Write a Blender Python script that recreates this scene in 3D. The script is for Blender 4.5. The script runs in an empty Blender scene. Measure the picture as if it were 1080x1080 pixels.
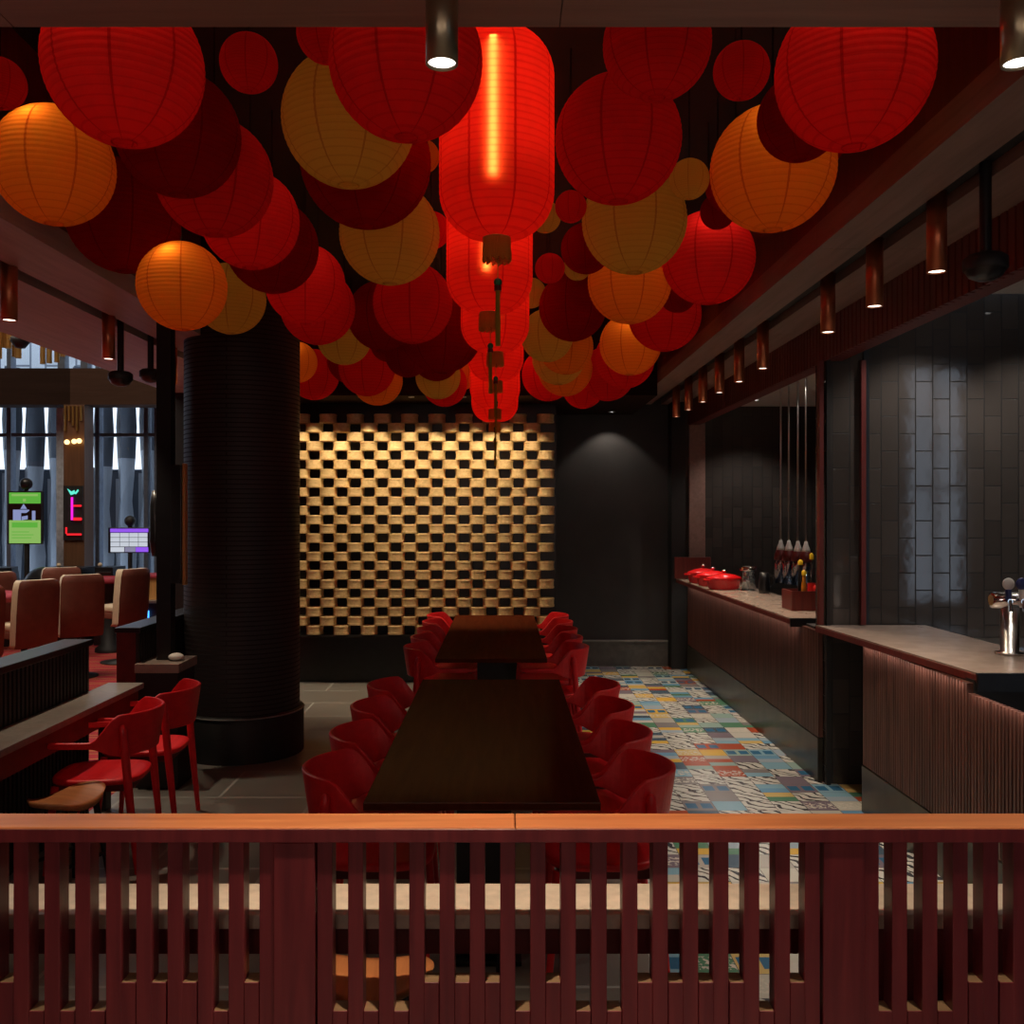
import bpy, bmesh, math, random
from mathutils import Vector, Matrix
PI = math.pi
random.seed(7)
SC = bpy.context.scene
COL = SC.collection

# ------------------------------------------------------------------ mesh builder
class MB:
    def __init__(s): s.v = []; s.f = []; s.sm = []
    def add(s, vs, fs, smooth=False):
        n = len(s.v); s.v += [tuple(p) for p in vs]
        s.f += [tuple(i + n for i in f) for f in fs]; s.sm += [smooth] * len(fs)
        return s
    def box(s, x0, x1, y0, y1, z0, z1):
        v = [(x, y, z) for z in (z0, z1) for y in (y0, y1) for x in (x0, x1)]
        return s.add(v, [(0, 2, 3, 1), (4, 5, 7, 6), (0, 1, 5, 4), (2, 6, 7, 3), (0, 4, 6, 2), (1, 3, 7, 5)])
    def bbox(s, x0, x1, y0, y1, z0, z1, b=0.004, seg=2):
        bm = bmesh.new(); bmesh.ops.create_cube(bm, size=1)
        for v in bm.verts:
            v.co = Vector((x0 + (v.co.x + .5) * (x1 - x0), y0 + (v.co.y + .5) * (y1 - y0), z0 + (v.co.z + .5) * (z1 - z0)))
        bmesh.ops.bevel(bm, geom=list(bm.edges), offset=b, segments=seg, profile=.5, affect='EDGES')
        bm.verts.index_update()
        s.add([v.co[:] for v in bm.verts], [[v.index for v in f.verts] for f in bm.faces]); bm.free()
        return s
    def tube(s, a, b, r0, r1=None, n=14, caps=True, smooth=True):
        a = Vector(a); b = Vector(b); r1 = r0 if r1 is None else r1
        d = (b - a).normalized(); u = d.orthogonal().normalized(); w = d.cross(u)
        vs = []
        for p, r in ((a, r0), (b, r1)):
            for i in range(n):
                t = 2 * PI * i / n; vs.append(p + u * (math.cos(t) * r) + w * (math.sin(t) * r))
        s.add(vs, [(i, (i + 1) % n, n + (i + 1) % n, n + i) for i in range(n)], smooth)
        if caps: s.add(vs, [tuple(range(n - 1, -1, -1)), tuple(range(n, 2 * n))])
        return s
    def chain(s, pts, rad, n=12):
        """a round bar through points, radius per point, rounded closed ends"""
        P = [Vector(p) for p in pts]; vs = []; fs = []
        up = None
        for k, p in enumerate(P):
            d = (P[min(k + 1, len(P) - 1)] - P[max(k - 1, 0)]).normalized()
            u = d.orthogonal().normalized() if up is None else (up - d * up.dot(d)).normalized()
            up = u; w = d.cross(u)
            for i in range(n):
                t = 2 * PI * i / n; vs.append(p + u * (math.cos(t) * rad[k]) + w * (math.sin(t) * rad[k]))
        for k in range(len(P) - 1):
            for i in range(n): fs.append((k * n + i, k * n + (i + 1) % n, (k + 1) * n + (i + 1) % n, (k + 1) * n + i))
        m = (len(P) - 1) * n
        s.add(vs, fs, True)
        return s.add(vs, [tuple(range(n - 1, -1, -1)), tuple(range(m, m + n))], True)
    def lathe(s, prof, c=(0, 0, 0), n=32, smooth=True, sx=1, sy=1):
        vs = []; fs = []
        for r, z in prof:
            for i in range(n):
                t = 2 * PI * i / n; vs.append((c[0] + r * sx * math.cos(t), c[1] + r * sy * math.sin(t), c[2] + z))
        for k in range(len(prof) - 1):
            for i in range(n): fs.append((k * n + i, k * n + (i + 1) % n, (k + 1) * n + (i + 1) % n, (k + 1) * n + i))
        return s.add(vs, fs, smooth)
    def disc(s, c, r, n=24, up=True):
        vs = [(c[0] + r * math.cos(2 * PI * i / n), c[1] + r * math.sin(2 * PI * i / n), c[2]) for i in range(n)]
        return s.add(vs, [tuple(range(n)) if up else tuple(range(n - 1, -1, -1))])
    def ball(s, c, r, n=20, m=12, sx=1, sy=1, sz=1):
        pr = [(r * math.sin(PI * k / m) + 1e-5, -r * math.cos(PI * k / m) * sz) for k in range(m + 1)]
        return s.lathe(pr, c, n, True, sx, sy)
    def prism(s, pts, y0, y1):
        """outline in xz extruded along y"""
        n = len(pts); vs = [(x, y0, z) for x, z in pts] + [(x, y1, z) for x, z in pts]
        return s.add(vs, [tuple(range(n)), tuple(range(2 * n - 1, n - 1, -1))] + [(i, i + n, (i + 1) % n + n, (i + 1) % n) for i in range(n)])
    def quad(s, a, b, c, d): return s.add([a, b, c, d], [(0, 1, 2, 3)])
    def build(s, name, mat, parent=None, world=False):
        me = bpy.data.meshes.new(name)
        vs = s.v
        if parent is not None and world:
            o = parent.location
            vs = [(x - o.x, y - o.y, z - o.z) for x, y, z in vs]
        me.from_pydata(vs, [], s.f)
        me.polygons.foreach_set('use_smooth', s.sm)
        me.update()
        if mat: me.materials.append(mat)
        ob = bpy.data.objects.new(name, me); COL.objects.link(ob)
        if parent is not None: ob.parent = parent
        return ob

def tag(o, label, cat, group=None, kind=None):
    if label: o['label'] = label
    if cat: o['category'] = cat
    if group: o['group'] = group
    if kind: o['kind'] = kind
    return o
def thing(name, label, cat, loc=(0, 0, 0), rz=0, group=None):
    o = bpy.data.objects.new(name, None); COL.objects.link(o)
    o.empty_display_size = .1
    o.location = loc; o.rotation_euler = (0, 0, rz)
    return tag(o, label, cat, group)
def struct(name, mb, mat, label=None):
    o = mb.build(name, mat); o['kind'] = 'structure'
    if label: o['label'] = label
    return o
def dup(root, loc, rz=None, label=None, group=None, scale=None):
    r = root.copy(); COL.objects.link(r); r.location = loc
    if rz is not None: r.rotation_euler = (0, 0, rz)
    if scale: r.scale = (scale,) * 3
    if label: r['label'] = label
    if group: r['group'] = group
    for ch in list(root.children):
        c = ch.copy(); COL.objects.link(c); c.parent = r
        for g in list(ch.children):
            d = g.copy(); COL.objects.link(d); d.parent = c
    return r
ORD = ['first', 'second', 'third', 'fourth', 'fifth', 'sixth', 'seventh', 'eighth', 'ninth', 'tenth', 'eleventh', 'twelfth', 'thirteenth', 'fourteenth',
       'fifteenth', 'sixteenth', 'seventeenth', 'eighteenth', 'nineteenth', 'twentieth', 'twenty-first', 'twenty-second', 'twenty-third', 'twenty-fourth']

# ------------------------------------------------------------------ materials
def mat_new(name):
    m = bpy.data.materials.new(name); m.use_nodes = True
    nt = m.node_tree; nt.nodes.clear()
    out = nt.nodes.new('ShaderNodeOutputMaterial')
    return m, nt, out
def N(nt, t, **kw):
    n = nt.nodes.new(t)
    for k, v in kw.items(): setattr(n, k, v)
    return n
def math_n(nt, op, a=None, b=None, c=None):
    n = N(nt, 'ShaderNodeMath', operation=op)
    for i, v in enumerate((a, b, c)):
        if v is None: continue
        if isinstance(v, (int, float)): n.inputs[i].default_value = v
        else: nt.links.new(v, n.inputs[i])
    return n.outputs[0]
def rgba(c): return (c[0], c[1], c[2], 1)
def bsdf(nt, out, col, rough=.5, metal=0, spec=.5):
    p = N(nt, 'ShaderNodeBsdfPrincipled')
    p.inputs['Base Color'].default_value = rgba(col); p.inputs['Roughness'].default_value = rough
    p.inputs['Metallic'].default_value = metal; p.inputs['Specular IOR Level'].default_value = spec
    nt.links.new(p.outputs[0], out.inputs[0]); return p
def ramp(nt, fac, stops, mode='LINEAR'):
    r = N(nt, 'ShaderNodeValToRGB'); r.color_ramp.interpolation = mode
    e = r.color_ramp.elements
    while len(e) < len(stops): e.new(.5)
    for i, (p, c) in enumerate(stops): e[i].position = p; e[i].color = rgba(c)
    nt.links.new(fac, r.inputs[0]); return r.outputs[0]
def plain(name, col, rough=.5, metal=0, spec=.5, var=.18, scale=14):
    """one colour with a little procedural mottling"""
    m, nt, out = mat_new(name); p = bsdf(nt, out, col, rough, metal, spec)
    tc = N(nt, 'ShaderNodeTexCoord'); no = N(nt, 'ShaderNodeTexNoise'); no.inputs['Scale'].default_value = scale
    nt.links.new(tc.outputs['Object'], no.inputs['Vector'])
    c = ramp(nt, no.outputs['Fac'], [(.3, [x * (1 - var) for x in col]), (.7, [x * (1 + var) for x in col])])
    nt.links.new(c, p.inputs['Base Color']); return m
def wood(name, c0, c1, rough=.4, axis='X', scale=6, stretch=14, spec=.5):
    m, nt, out = mat_new(name); p = bsdf(nt, out, c0, rough, 0, spec)
    tc = N(nt, 'ShaderNodeTexCoord'); mp = N(nt, 'ShaderNodeMapping')
    sc = [scale * stretch / 3] * 3; sc['XYZ'.index(axis)] = scale / 3
    mp.inputs['Scale'].default_value = sc
    nt.links.new(tc.outputs['Object'], mp.inputs[0])
    no = N(nt, 'ShaderNodeTexNoise'); no.inputs['Scale'].default_value = 1; no.inputs['Detail'].default_value = 6; no.inputs['Distortion'].default_value = .6
    nt.links.new(mp.outputs[0], no.inputs['Vector'])
    nt.links.new(ramp(nt, no.outputs['Fac'], [(.3, c0), (.7, c1)]), p.inputs['Base Color'])
    bu = N(nt, 'ShaderNodeBump'); bu.inputs['Strength'].default_value = .08
    nt.links.new(no.outputs['Fac'], bu.inputs['Height']); nt.links.new(bu.outputs[0], p.inputs['Normal'])
    return m
def emit(name, col, st):
    m, nt, out = mat_new(name); e = N(nt, 'ShaderNodeEmission'); e.inputs[0].default_value = rgba(col); e.inputs[1].default_value = st
    nt.links.new(e.outputs[0], out.inputs[0]); return m
def bricks(name, axes, w, h, col, col2, mortar, msize, rough, offset=.5, spec=.5, bump=.3):
    """tiles: axes = which object axes run along brick length / across rows"""
    m, nt, out = mat_new(name); p = bsdf(nt, out, col, rough, 0, spec)
    tc = N(nt, 'ShaderNodeTexCoord'); sp = N(nt, 'ShaderNodeSeparateXYZ'); cb = N(nt, 'ShaderNodeCombineXYZ')
    nt.links.new(tc.outputs['Object'], sp.inputs[0])
    nt.links.new(sp.outputs[axes[0]], cb.inputs[0]); nt.links.new(sp.outputs[axes[1]], cb.inputs[1])
    b = N(nt, 'ShaderNodeTexBrick'); b.offset = offset
    b.inputs['Scale'].default_value = 1; b.inputs['Brick Width'].default_value = w; b.inputs['Row Height'].default_value = h
    b.inputs['Mortar Size'].default_value = msize; b.inputs['Mortar Smooth'].default_value = .2
    b.inputs['Color1'].default_value = rgba(col); b.inputs['Color2'].default_value = rgba(col2); b.inputs['Mortar'].default_value = rgba(mortar)
    nt.links.new(cb.outputs[0], b.inputs['Vector'])
    nt.links.new(b.outputs['Color'], p.inputs['Base Color'])
    r = math_n(nt, 'MULTIPLY_ADD', b.outputs['Fac'], .5, rough); nt.links.new(r, p.inputs['Roughness'])
    no = N(nt, 'ShaderNodeTexNoise'); no.inputs['Scale'].default_value = 9
    nt.links.new(tc.outputs['Object'], no.inputs['Vector'])
    hgt = math_n(nt, 'SUBTRACT', math_n(nt, 'MULTIPLY', no.outputs['Fac'], .25), b.outputs['Fac'])
    bu = N(nt, 'ShaderNodeBump'); bu.inputs['Strength'].default_value = bump; bu.inputs['Distance'].default_value = .004
    nt.links.new(hgt, bu.inputs['Height']); nt.links.new(bu.outputs[0], p.inputs['Normal'])
    return m
def paper(name, dcol, tcol, mixf=.5, hoops=11, hw=.09, seams=8):
    """ribbed lantern paper: doubled along the seams and hoops, so less light passes there"""
    m, nt, out = mat_new(name)
    tc = N(nt, 'ShaderNodeTexCoord'); sp = N(nt, 'ShaderNodeSeparateXYZ'); nt.links.new(tc.outputs['Object'], sp.inputs[0])
    at = math_n(nt, 'ARCTAN2', sp.outputs[1], sp.outputs[0])
    seam = math_n(nt, 'ABSOLUTE', math_n(nt, 'SUBTRACT', math_n(nt, 'FRACT', math_n(nt, 'ADD', math_n(nt, 'MULTIPLY', at, seams / (2 * PI)), 20.3)), .5))
    sm = math_n(nt, 'LESS_THAN', seam, .024)
    hp = math_n(nt, 'ABSOLUTE', math_n(nt, 'SUBTRACT', math_n(nt, 'FRACT', math_n(nt, 'ADD', math_n(nt, 'MULTIPLY', sp.outputs[2], hoops), 20)), .5))
    hm = math_n(nt, 'MULTIPLY', math_n(nt, 'LESS_THAN', hp, hw), .30)
    fac = math_n(nt, 'SUBTRACT', 1, math_n(nt, 'MAXIMUM', math_n(nt, 'MULTIPLY', sm, .85), hm))
    no = N(nt, 'ShaderNodeTexNoise'); no.inputs['Scale'].default_value = 30; nt.links.new(tc.outputs['Object'], no.inputs['Vector'])
    fac = math_n(nt, 'MULTIPLY', fac, math_n(nt, 'MULTIPLY_ADD', no.outputs['Fac'], .3, .85))
    mx = N(nt, 'ShaderNodeMix', data_type='RGBA', blend_type='MIX')
    mx.inputs['A'].default_value = (tcol[0] * .34, tcol[1] * .06, tcol[2] * .1, 1); mx.inputs['B'].default_value = rgba(tcol)
    nt.links.new(fac, mx.inputs['Factor'])
    d = N(nt, 'ShaderNodeBsdfDiffuse'); d.inputs[0].default_value = rgba(dcol)
    t = N(nt, 'ShaderNodeBsdfTranslucent'); nt.links.new(mx.outputs['Result'], t.inputs[0])
    ms = N(nt, 'ShaderNodeMixShader'); ms.inputs[0].default_value = mixf
    nt.links.new(d.outputs[0], ms.inputs[1]); nt.links.new(t.outputs[0], ms.inputs[2]); nt.links.new(ms.outputs[0], out.inputs[0])
    return m

M = {}
M['rail_wood'] = wood('polished_rail_wood', (.42, .13, .05), (.62, .24, .09), .32, 'X', 5)
M['slat_wood'] = wood('slat_wood', (.105, .011, .017), (.185, .023, .028), .38, 'Z', 6)
M['end_grain'] = wood('cut_end_wood', (.17, .10, .048), (.25, .15, .075), .6, 'X', 9)
M['ceiling_wood'] = wood('ceiling_wood', (.22, .10, .078), (.30, .145, .11), .5, 'X', 5)
M['soffit_wood'] = wood('soffit_wood', (.22, .13, .105), (.30, .18, .15), .5, 'Y', 5)
M['red_wood'] = wood('dark_red_wood', (.10, .012, .010), (.16, .022, .016), .45, 'Z', 7)
M['panel_wood'] = wood('ribbed_panel_wood', (.045, .016, .011), (.16, .060, .042), .40, 'Z', 7)
M['table_wood'] = wood('table_wood', (.030, .008, .004), (.042, .012, .006), .15, 'Y', 6, spec=.3)
def matt(name, c0, c1):
    m = wood(name, c0, c1, .6, 'Y', 6); nt = m.node_tree
    p = [n for n in nt.nodes if n.type == 'BSDF_PRINCIPLED'][0]; col = p.inputs['Base Color'].links[0].from_socket
    d = N(nt, 'ShaderNodeBsdfDiffuse'); g = N(nt, 'ShaderNodeBsdfGlossy'); g.inputs['Roughness'].default_value = .14
    nt.links.new(col, d.inputs[0]); ms = N(nt, 'ShaderNodeMixShader'); ms.inputs[0].default_value = .028
    nt.links.new(d.outputs[0], ms.inputs[1]); nt.links.new(g.outputs[0], ms.inputs[2])
    nt.links.new(ms.outputs[0], [n for n in nt.nodes if n.type == 'OUTPUT_MATERIAL'][0].inputs[0]); return m
M['table_wood'] = matt('table_veneer', (.066, .013, .005), (.088, .020, .008))
M['stool_wood'] = wood('stool_wood', (.45, .15, .05), (.60, .23, .08), .4, 'Y', 8)
M['gold_wood'] = wood('gold_wood', (.45, .22, .06), (.60, .31, .10), .45, 'Z', 8)
M['black'] = plain('black_paint', (.012, .011, .011), .6)
M['black_gloss'] = plain('black_satin', (.012, .012, .014), .3)
M['void'] = plain('black_ceiling_paint', (.008, .007, .007), .8)
M['black_wall'] = plain('charcoal_wall', (.030, .028, .029), .55, var=.15, scale=3)
M['grey_base'] = plain('grey_base', (.09, .085, .08), .4)
M['grey_trim'] = plain('grey_trim', (.22, .21, .20), .4)
M['glare_metal'] = plain('glare_pale_metal', (.62, .68, .74), .3, .3)
M['stone_top'] = plain('brown_stone_top', (.34, .26, .215), .22, var=.12, scale=9)
M['ledge_stone'] = plain('beige_stone', (.60, .50, .40), .5, var=.10, scale=26)
M['shelf_stone'] = plain('grey_stone_shelf', (.25, .215, .19), .3, var=.14, scale=30)
M['plinth'] = plain('bronze_kickplate', (.065, .056, .042), .28, .5, var=.25, scale=5)
M['steel'] = plain('brushed_steel', (.62, .60, .57), .28, 1, var=.06)
M['chrome'] = plain('chrome', (.75, .75, .75), .12, 1, var=.03)
M['brass'] = plain('brass_tube', (.62, .36, .12), .32, .9, var=.08)
M['lamp_brass'] = plain('aged_brass', (.42, .36, .24), .33, .9, var=.06)
M['copper'] = plain('copper_tube', (.60, .19, .09), .36, .85, var=.08)
M['red_chair'] = wood('red_lacquered_wood', (.70, .008, .014), (.82, .014, .022), .42, 'X', 6)
M['dark_red'] = plain('dark_red', (.12, .008, .008), .5)
M['bamboo'] = wood('woven_bamboo', (.52, .36, .16), (.74, .55, .28), .55, 'X', 26, 5)
M['enamel'] = plain('red_enamel', (.60, .008, .010), .15, var=.06)
M['white'] = plain('white_plaster', (.72, .69, .64), .6, var=.05)
M['cream'] = plain('cream_leather', (.66, .52, .35), .5, var=.08)
M['tan'] = plain('brown_leather', (.20, .062, .040), .5, var=.10)
M['felt'] = plain('red_felt', (.35, .03, .05), .8)
M['yellow'] = plain('yellow_plastic', (.8, .5, .02), .35)
M['amber'] = plain('amber_sauce', (.5, .17, .01), .25)
M['redplastic'] = plain('red_plastic', (.75, .02, .02), .35)
M['navy'] = plain('navy_badge', (.03, .04, .16), .35)
M['orange'] = plain('orange_badge', (.7, .2, .04), .35)
M['green'] = plain('green_bead', (.01, .16, .05), .35)
M['fringe'] = paper('gold_fringe', (.80, .42, .08), (.8, .42, .08), .6, 1, 0, 1)
M['tassel'] = paper('olive_tassel', (.42, .36, .06), (.5, .4, .06), .6, 1, 0, 1)
M['gold'] = plain('gold_band', (.62, .42, .12), .35, .8)
M['frame_blue'] = plain('window_frame', (.10, .12, .16), .4)
M['brown_beam'] = wood('brown_beam', (.018, .009, .006), (.025, .013, .009), .8, 'X', 4, 14, .1)
M['facade'] = plain('folded_metal', (.25, .275, .31), .45, .2, var=.08, scale=2)
M['facade_dark'] = plain('dark_folded_metal', (.05, .06, .078), .5, .2, var=.08, scale=2)
M['clad'] = bricks('white_cladding', (2, 0), 9, .28, (.80, .84, .86), (.74, .78, .82), (.25, .28, .33), .02, .5)
M['blueglow'] = emit('blue_light', (.05, .3, 1), 2)
M['pink'] = emit('magenta_neon', (1, .02, .75), .7)
M['neonred'] = emit('red_neon', (1, .02, .03), .7)
M['screen_green'] = emit('green_screen', (.16, .60, .07), .42)
M['screen_lime'] = emit('lime_screen', (.36, .68, .16), .42)
M['screen_black'] = plain('black_screen', (.02, .008, .008), .3)
M['screen_pale'] = emit('pale_screen', (.30, .34, .62), .5)
M['screen_white'] = emit('white_screen', (.62, .66, .74), .55)
M['screen_violet'] = emit('violet_screen', (.30, .10, .85), .6)
M['screen_grey'] = emit('grey_screen', (.18, .17, .26), .8)
M['lens'] = emit('warm_lens', (1, .84, .66), 3.0)
M['lens_cool'] = emit('white_lens', (1, .95, .92), 3.5)
M['led'] = emit('led_strip', (1, .9, .8), .8)
M['p_r'] = paper('red_lantern_paper', (.62, .010, .012), (.80, .026, .028))
M['p_l'] = paper('long_lantern_paper', (.62, .010, .012), (.80, .085, .022), .5, 38, .12, 8)
M['p_d'] = paper('deep_red_lantern_paper', (.38, .006, .008), (.42, .008, .008))
M['p_o'] = paper('orange_lantern_paper', (.66, .16, .014), (.80, .22, .02))
M['p_y'] = paper('yellow_lantern_paper', (.60, .32, .05), (.62, .34, .06))
M['tile_wall'] = bricks('black_glazed_tile', (2, 0), .233, .115, (.055, .048, .044), (.075, .064, .058), (.012, .011, .011), .004, .06, bump=.4)
M['tile_side'] = bricks('black_glazed_tile_side', (2, 1), .233, .115, (.035, .032, .032), (.05, .045, .043), (.012, .011, .011), .004, .06, bump=.4)
M['stone_floor'] = bricks('grey_stone_floor', (0, 1), 1.2, .6, (.20, .185, .165), (.225, .205, .185), (.40, .39, .36), .010, .33, bump=.15)
M['pillar'] = bricks('stacked_dark_cladding', (0, 2), 9, .034, (.022, .013, .013), (.026, .016, .015), (.018, .011, .011), .005, .55, bump=.03)

def glass_mat(name, tint, gl=.08, rough=.02):
    m, nt, out = mat_new(name)
    t = N(nt, 'ShaderNodeBsdfTransparent'); t.inputs[0].default_value = rgba(tint)
    g = N(nt, 'ShaderNodeBsdfGlossy'); g.inputs['Roughness'].default_value = rough
    ms = N(nt, 'ShaderNodeMixShader'); ms.inputs[0].default_value = gl
    nt.links.new(t.outputs[0], ms.inputs[1]); nt.links.new(g.outputs[0], ms.inputs[2]); nt.links.new(ms.outputs[0], out.inputs[0])
    return m
M['glass'] = glass_mat('window_glass', (.95, .97, 1), .05)
M['jar_glass'] = glass_mat('jar_glass', (.72, .78, .82), .22, .05)
M['lamp_glass'] = glass_mat('lamp_glass', (.55, .62, .80), .30, .06)

def carpet_mat():
    m, nt, out = mat_new('red_patterned_carpet'); p = bsdf(nt, out, (.4, .02, .03), .9)
    tc = N(nt, 'ShaderNodeTexCoord'); w = N(nt, 'ShaderNodeTexWave', bands_direction='Y')
    w.inputs['Scale'].default_value = 1.3; w.inputs['Distortion'].default_value = 2.5
    nt.links.new(tc.outputs['Object'], w.inputs['Vector'])
    c = ramp(nt, w.outputs['Fac'], [(.0, (.34, .008, .02)), (.62, (.34, .008, .02)), (.66, (.55, .36, .07)), (.78, (.30, .01, .02))], 'CONSTANT')
    nt.links.new(c, p.inputs['Base Color']); return m
M['carpet'] = carpet_mat()

def encaustic():
    """patterned cement tiles, 0.2 m: plain colours, marbled black-and-white, two-window and speckled bands"""
    m, nt, out = mat_new('patterned_cement_tiles'); p = bsdf(nt, out, (.5, .5, .5), .26)
    T = .185
    tc = N(nt, 'ShaderNodeTexCoord'); sp = N(nt, 'ShaderNodeSeparateXYZ'); nt.links.new(tc.outputs['Object'], sp.inputs[0])
    gx = math_n(nt, 'DIVIDE', sp.outputs[0], T); gy = math_n(nt, 'DIVIDE', sp.outputs[1], T)
    ix = math_n(nt, 'FLOOR', gx)
    off = N(nt, 'ShaderNodeTexWhiteNoise', noise_dimensions='1D'); nt.links.new(ix, off.inputs['W'])
    gy = math_n(nt, 'ADD', gy, math_n(nt, 'MULTIPLY', off.outputs[0], 0))
    iy = math_n(nt, 'FLOOR', gy)
    fx = math_n(nt, 'FRACT', gx); fy = math_n(nt, 'FRACT', gy)
    cell = N(nt, 'ShaderNodeCombineXYZ'); nt.links.new(ix, cell.inputs[0]); nt.links.new(iy, cell.inputs[1])
    wn = N(nt, 'ShaderNodeTexWhiteNoise', noise_dimensions='3D'); nt.links.new(cell.outputs[0], wn.inputs[0])
    c2 = N(nt, 'ShaderNodeVectorMath', operation='ADD'); c2.inputs[1].default_value = (17.3, 5.1, 2.2); nt.links.new(cell.outputs[0], c2.inputs[0])
    wn2 = N(nt, 'ShaderNodeTexWhiteNoise', noise_dimensions='3D'); nt.links.new(c2.outputs[0], wn2.inputs[0])
    pal = [(.44, .44, .40), (.56, .36, .07), (.13, .28, .44), (.08, .20, .13), (.25, .37, .35), (.19, .18, .19), (.33, .065, .03), (.47, .46, .43), (.28, .36, .44),
           (.50, .37, .14), (.06, .10, .15), (.19, .35, .46), (.36, .35, .33), (.17, .14, .18)]
    base = ramp(nt, wn.outputs[0], [(i / len(pal), c) for i, c in enumerate(pal)], 'CONSTANT')
    alt = ramp(nt, wn2.outputs[0], [(i / len(pal), pal[(i * 5 + 3) % len(pal)]) for i in range(len(pal))], 'CONSTANT')
    def mix(f, a, b):
        n = N(nt, 'ShaderNodeMix', data_type='RGBA')
        nt.links.new(f, n.inputs['Factor'])
        for s, v in (('A', a), ('B', b)):
            if isinstance(v, tuple): n.inputs[s].default_value = rgba(v)
            else: nt.links.new(v, n.inputs[s])
        return n.outputs['Result']
    # pattern 1: marbled zebra veins
    ro = N(nt, 'ShaderNodeVectorMath', operation='ADD'); nt.links.new(tc.outputs['Object'], ro.inputs[0])
    k = N(nt, 'ShaderNodeVectorMath', operation='SCALE'); nt.links.new(wn.outputs['Color'], k.inputs[0]); k.inputs['Scale'].default_value = 7; nt.links.new(k.outputs[0], ro.inputs[1])
    wv = N(nt, 'ShaderNodeTexWave', bands_direction='DIAGONAL'); wv.inputs['Scale'].default_value = 6.5; wv.inputs['Distortion'].default_value = 7; wv.inputs['Detail'].default_value = 1.5; wv.inputs['Detail Scale'].default_value = 1.2
    nt.links.new(ro.outputs[0], wv.inputs['Vector'])
    zebra = mix(math_n(nt, 'GREATER_THAN', wv.outputs['Fac'], .20), (.05, .055, .07), (.50, .50, .47))
    # pattern 2: blue windows on a pale tile
    ax = math_n(nt, 'LESS_THAN', math_n(nt, 'ABSOLUTE', math_n(nt, 'SUBTRACT', math_n(nt, 'FRACT', math_n(nt, 'MULTIPLY', fx, 2)), .5)), .36)
    ay = math_n(nt, 'LESS_THAN', math_n(nt, 'ABSOLUTE', math_n(nt, 'SUBTRACT', fy, .5)), .27)
    wins = mix(math_n(nt, 'MULTIPLY', ax, ay), alt, (.03, .12, .24))
    # pattern 3: a plain tile with a band of speckle
    no = N(nt, 'ShaderNodeTexNoise'); no.inputs['Scale'].default_value = 42; nt.links.new(tc.outputs['Object'], no.inputs['Vector'])
    band = math_n(nt, 'MULTIPLY', math_n(nt, 'GREATER_THAN', no.outputs['Fac'], .52), math_n(nt, 'LESS_THAN', math_n(nt, 'ABSOLUTE', math_n(nt, 'SUBTRACT', fy, .5)), .3))
    speck = mix(band, base, (.52, .50, .45))
    # pattern 4: half-and-half
    half = mix(math_n(nt, 'GREATER_THAN', fy, .5), base, alt)
    sel = wn2.outputs['Color']; ss = N(nt, 'ShaderNodeSeparateColor'); nt.links.new(sel, ss.inputs[0]); s = ss.outputs[1]
    c = mix(math_n(nt, 'GREATER_THAN', s, .27), zebra, half)
    c = mix(math_n(nt, 'GREATER_THAN', s, .54), c, base)
    c = mix(math_n(nt, 'GREATER_THAN', s, .74), c, speck)
    c = mix(math_n(nt, 'GREATER_THAN', s, .87), c, wins)
    gr = math_n(nt, 'MAXIMUM', math_n(nt, 'GREATER_THAN', math_n(nt, 'ABSOLUTE', math_n(nt, 'SUBTRACT', fx, .5)), .49), math_n(nt, 'GREATER_THAN', math_n(nt, 'ABSOLUTE', math_n(nt, 'SUBTRACT', fy, .5)), .49))
    c = mix(gr, c, (.10, .10, .10))
    nt.links.new(c, p.inputs['Base Color'])
    return m
M['encaustic'] = encaustic()

# ------------------------------------------------------------------ camera
cam = bpy.data.cameras.new('camera'); co = bpy.data.objects.new('camera', cam); COL.objects.link(co)
co.location = (0, 0, 1.8); co.rotation_euler = (PI / 2, 0, 0)
cam.sensor_width = 36; cam.lens = 36 * 1000 / 1080
cam.shift_x = 9 / 1080; cam.shift_y = 1 / 1080
cam.clip_start = .05
SC.camera = co

# ------------------------------------------------------------------ setting
struct('floor', MB().box(-2.5, .62, -4, 11.3, -.1, 0), M['stone_floor'], 'grey stone tile floor')
struct('floor.001', MB().box(.62, 9.2, -4, 11.3, -.1, 0), M['encaustic'], 'patterned cement tile floor')
struct('floor.002', MB().box(-13, -2.5, -4, 14.2, -.1, 0), M['carpet'], 'red patterned carpet floor')
# ceilings: timber-lined slab over the camera and the railing in boards, dark void over the lanterns, side soffits
bm_ = MB()
xj = [-13, -1.24, .142, 1.5, 2.9, 4.2]
for a, b in zip(xj, xj[1:]): bm_.box(a + .0015, b - .0015, -4, 2.4, 3.03, 3.2)
struct('ceiling', bm_, M['ceiling_wood'], 'timber lined front ceiling')
struct('ceiling.001', MB().box(-2.3, 1.64, 2.3, 10.2, 3.95, 4.05), M['void'], 'black void above the lanterns')
sr = MB(); yj = [2.402, 4.6, 6.8, 9.0, 11.3]
for a, b in zip(yj, yj[1:]): sr.box(1.52, 1.74, a, b - .003, 3.08, 3.2).box(1.86, 2.25, a, b - .003, 3.08, 3.2).box(1.74, 1.86, a, b, 3.16, 3.2)
struct('ceiling.002', sr, M['soffit_wood'], 'right timber soffit')
sl = MB()
for a, b in zip([2.402, 5.2, 7.8], [5.197, 7.797, 10.1]): sl.box(-3.55, -2.66, a, b, 3.08, 3.2).box(-2.55, -2.18, a, b, 3.08, 3.2).box(-2.66, -2.55, a, b, 3.16, 3.2)
M['soffit_lit'] = wood('lit_soffit_wood', (.42, .32, .29), (.54, .42, .38), .5, 'Y', 5)  # soffit timber made paler on the left, standing in for bounced light
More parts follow.
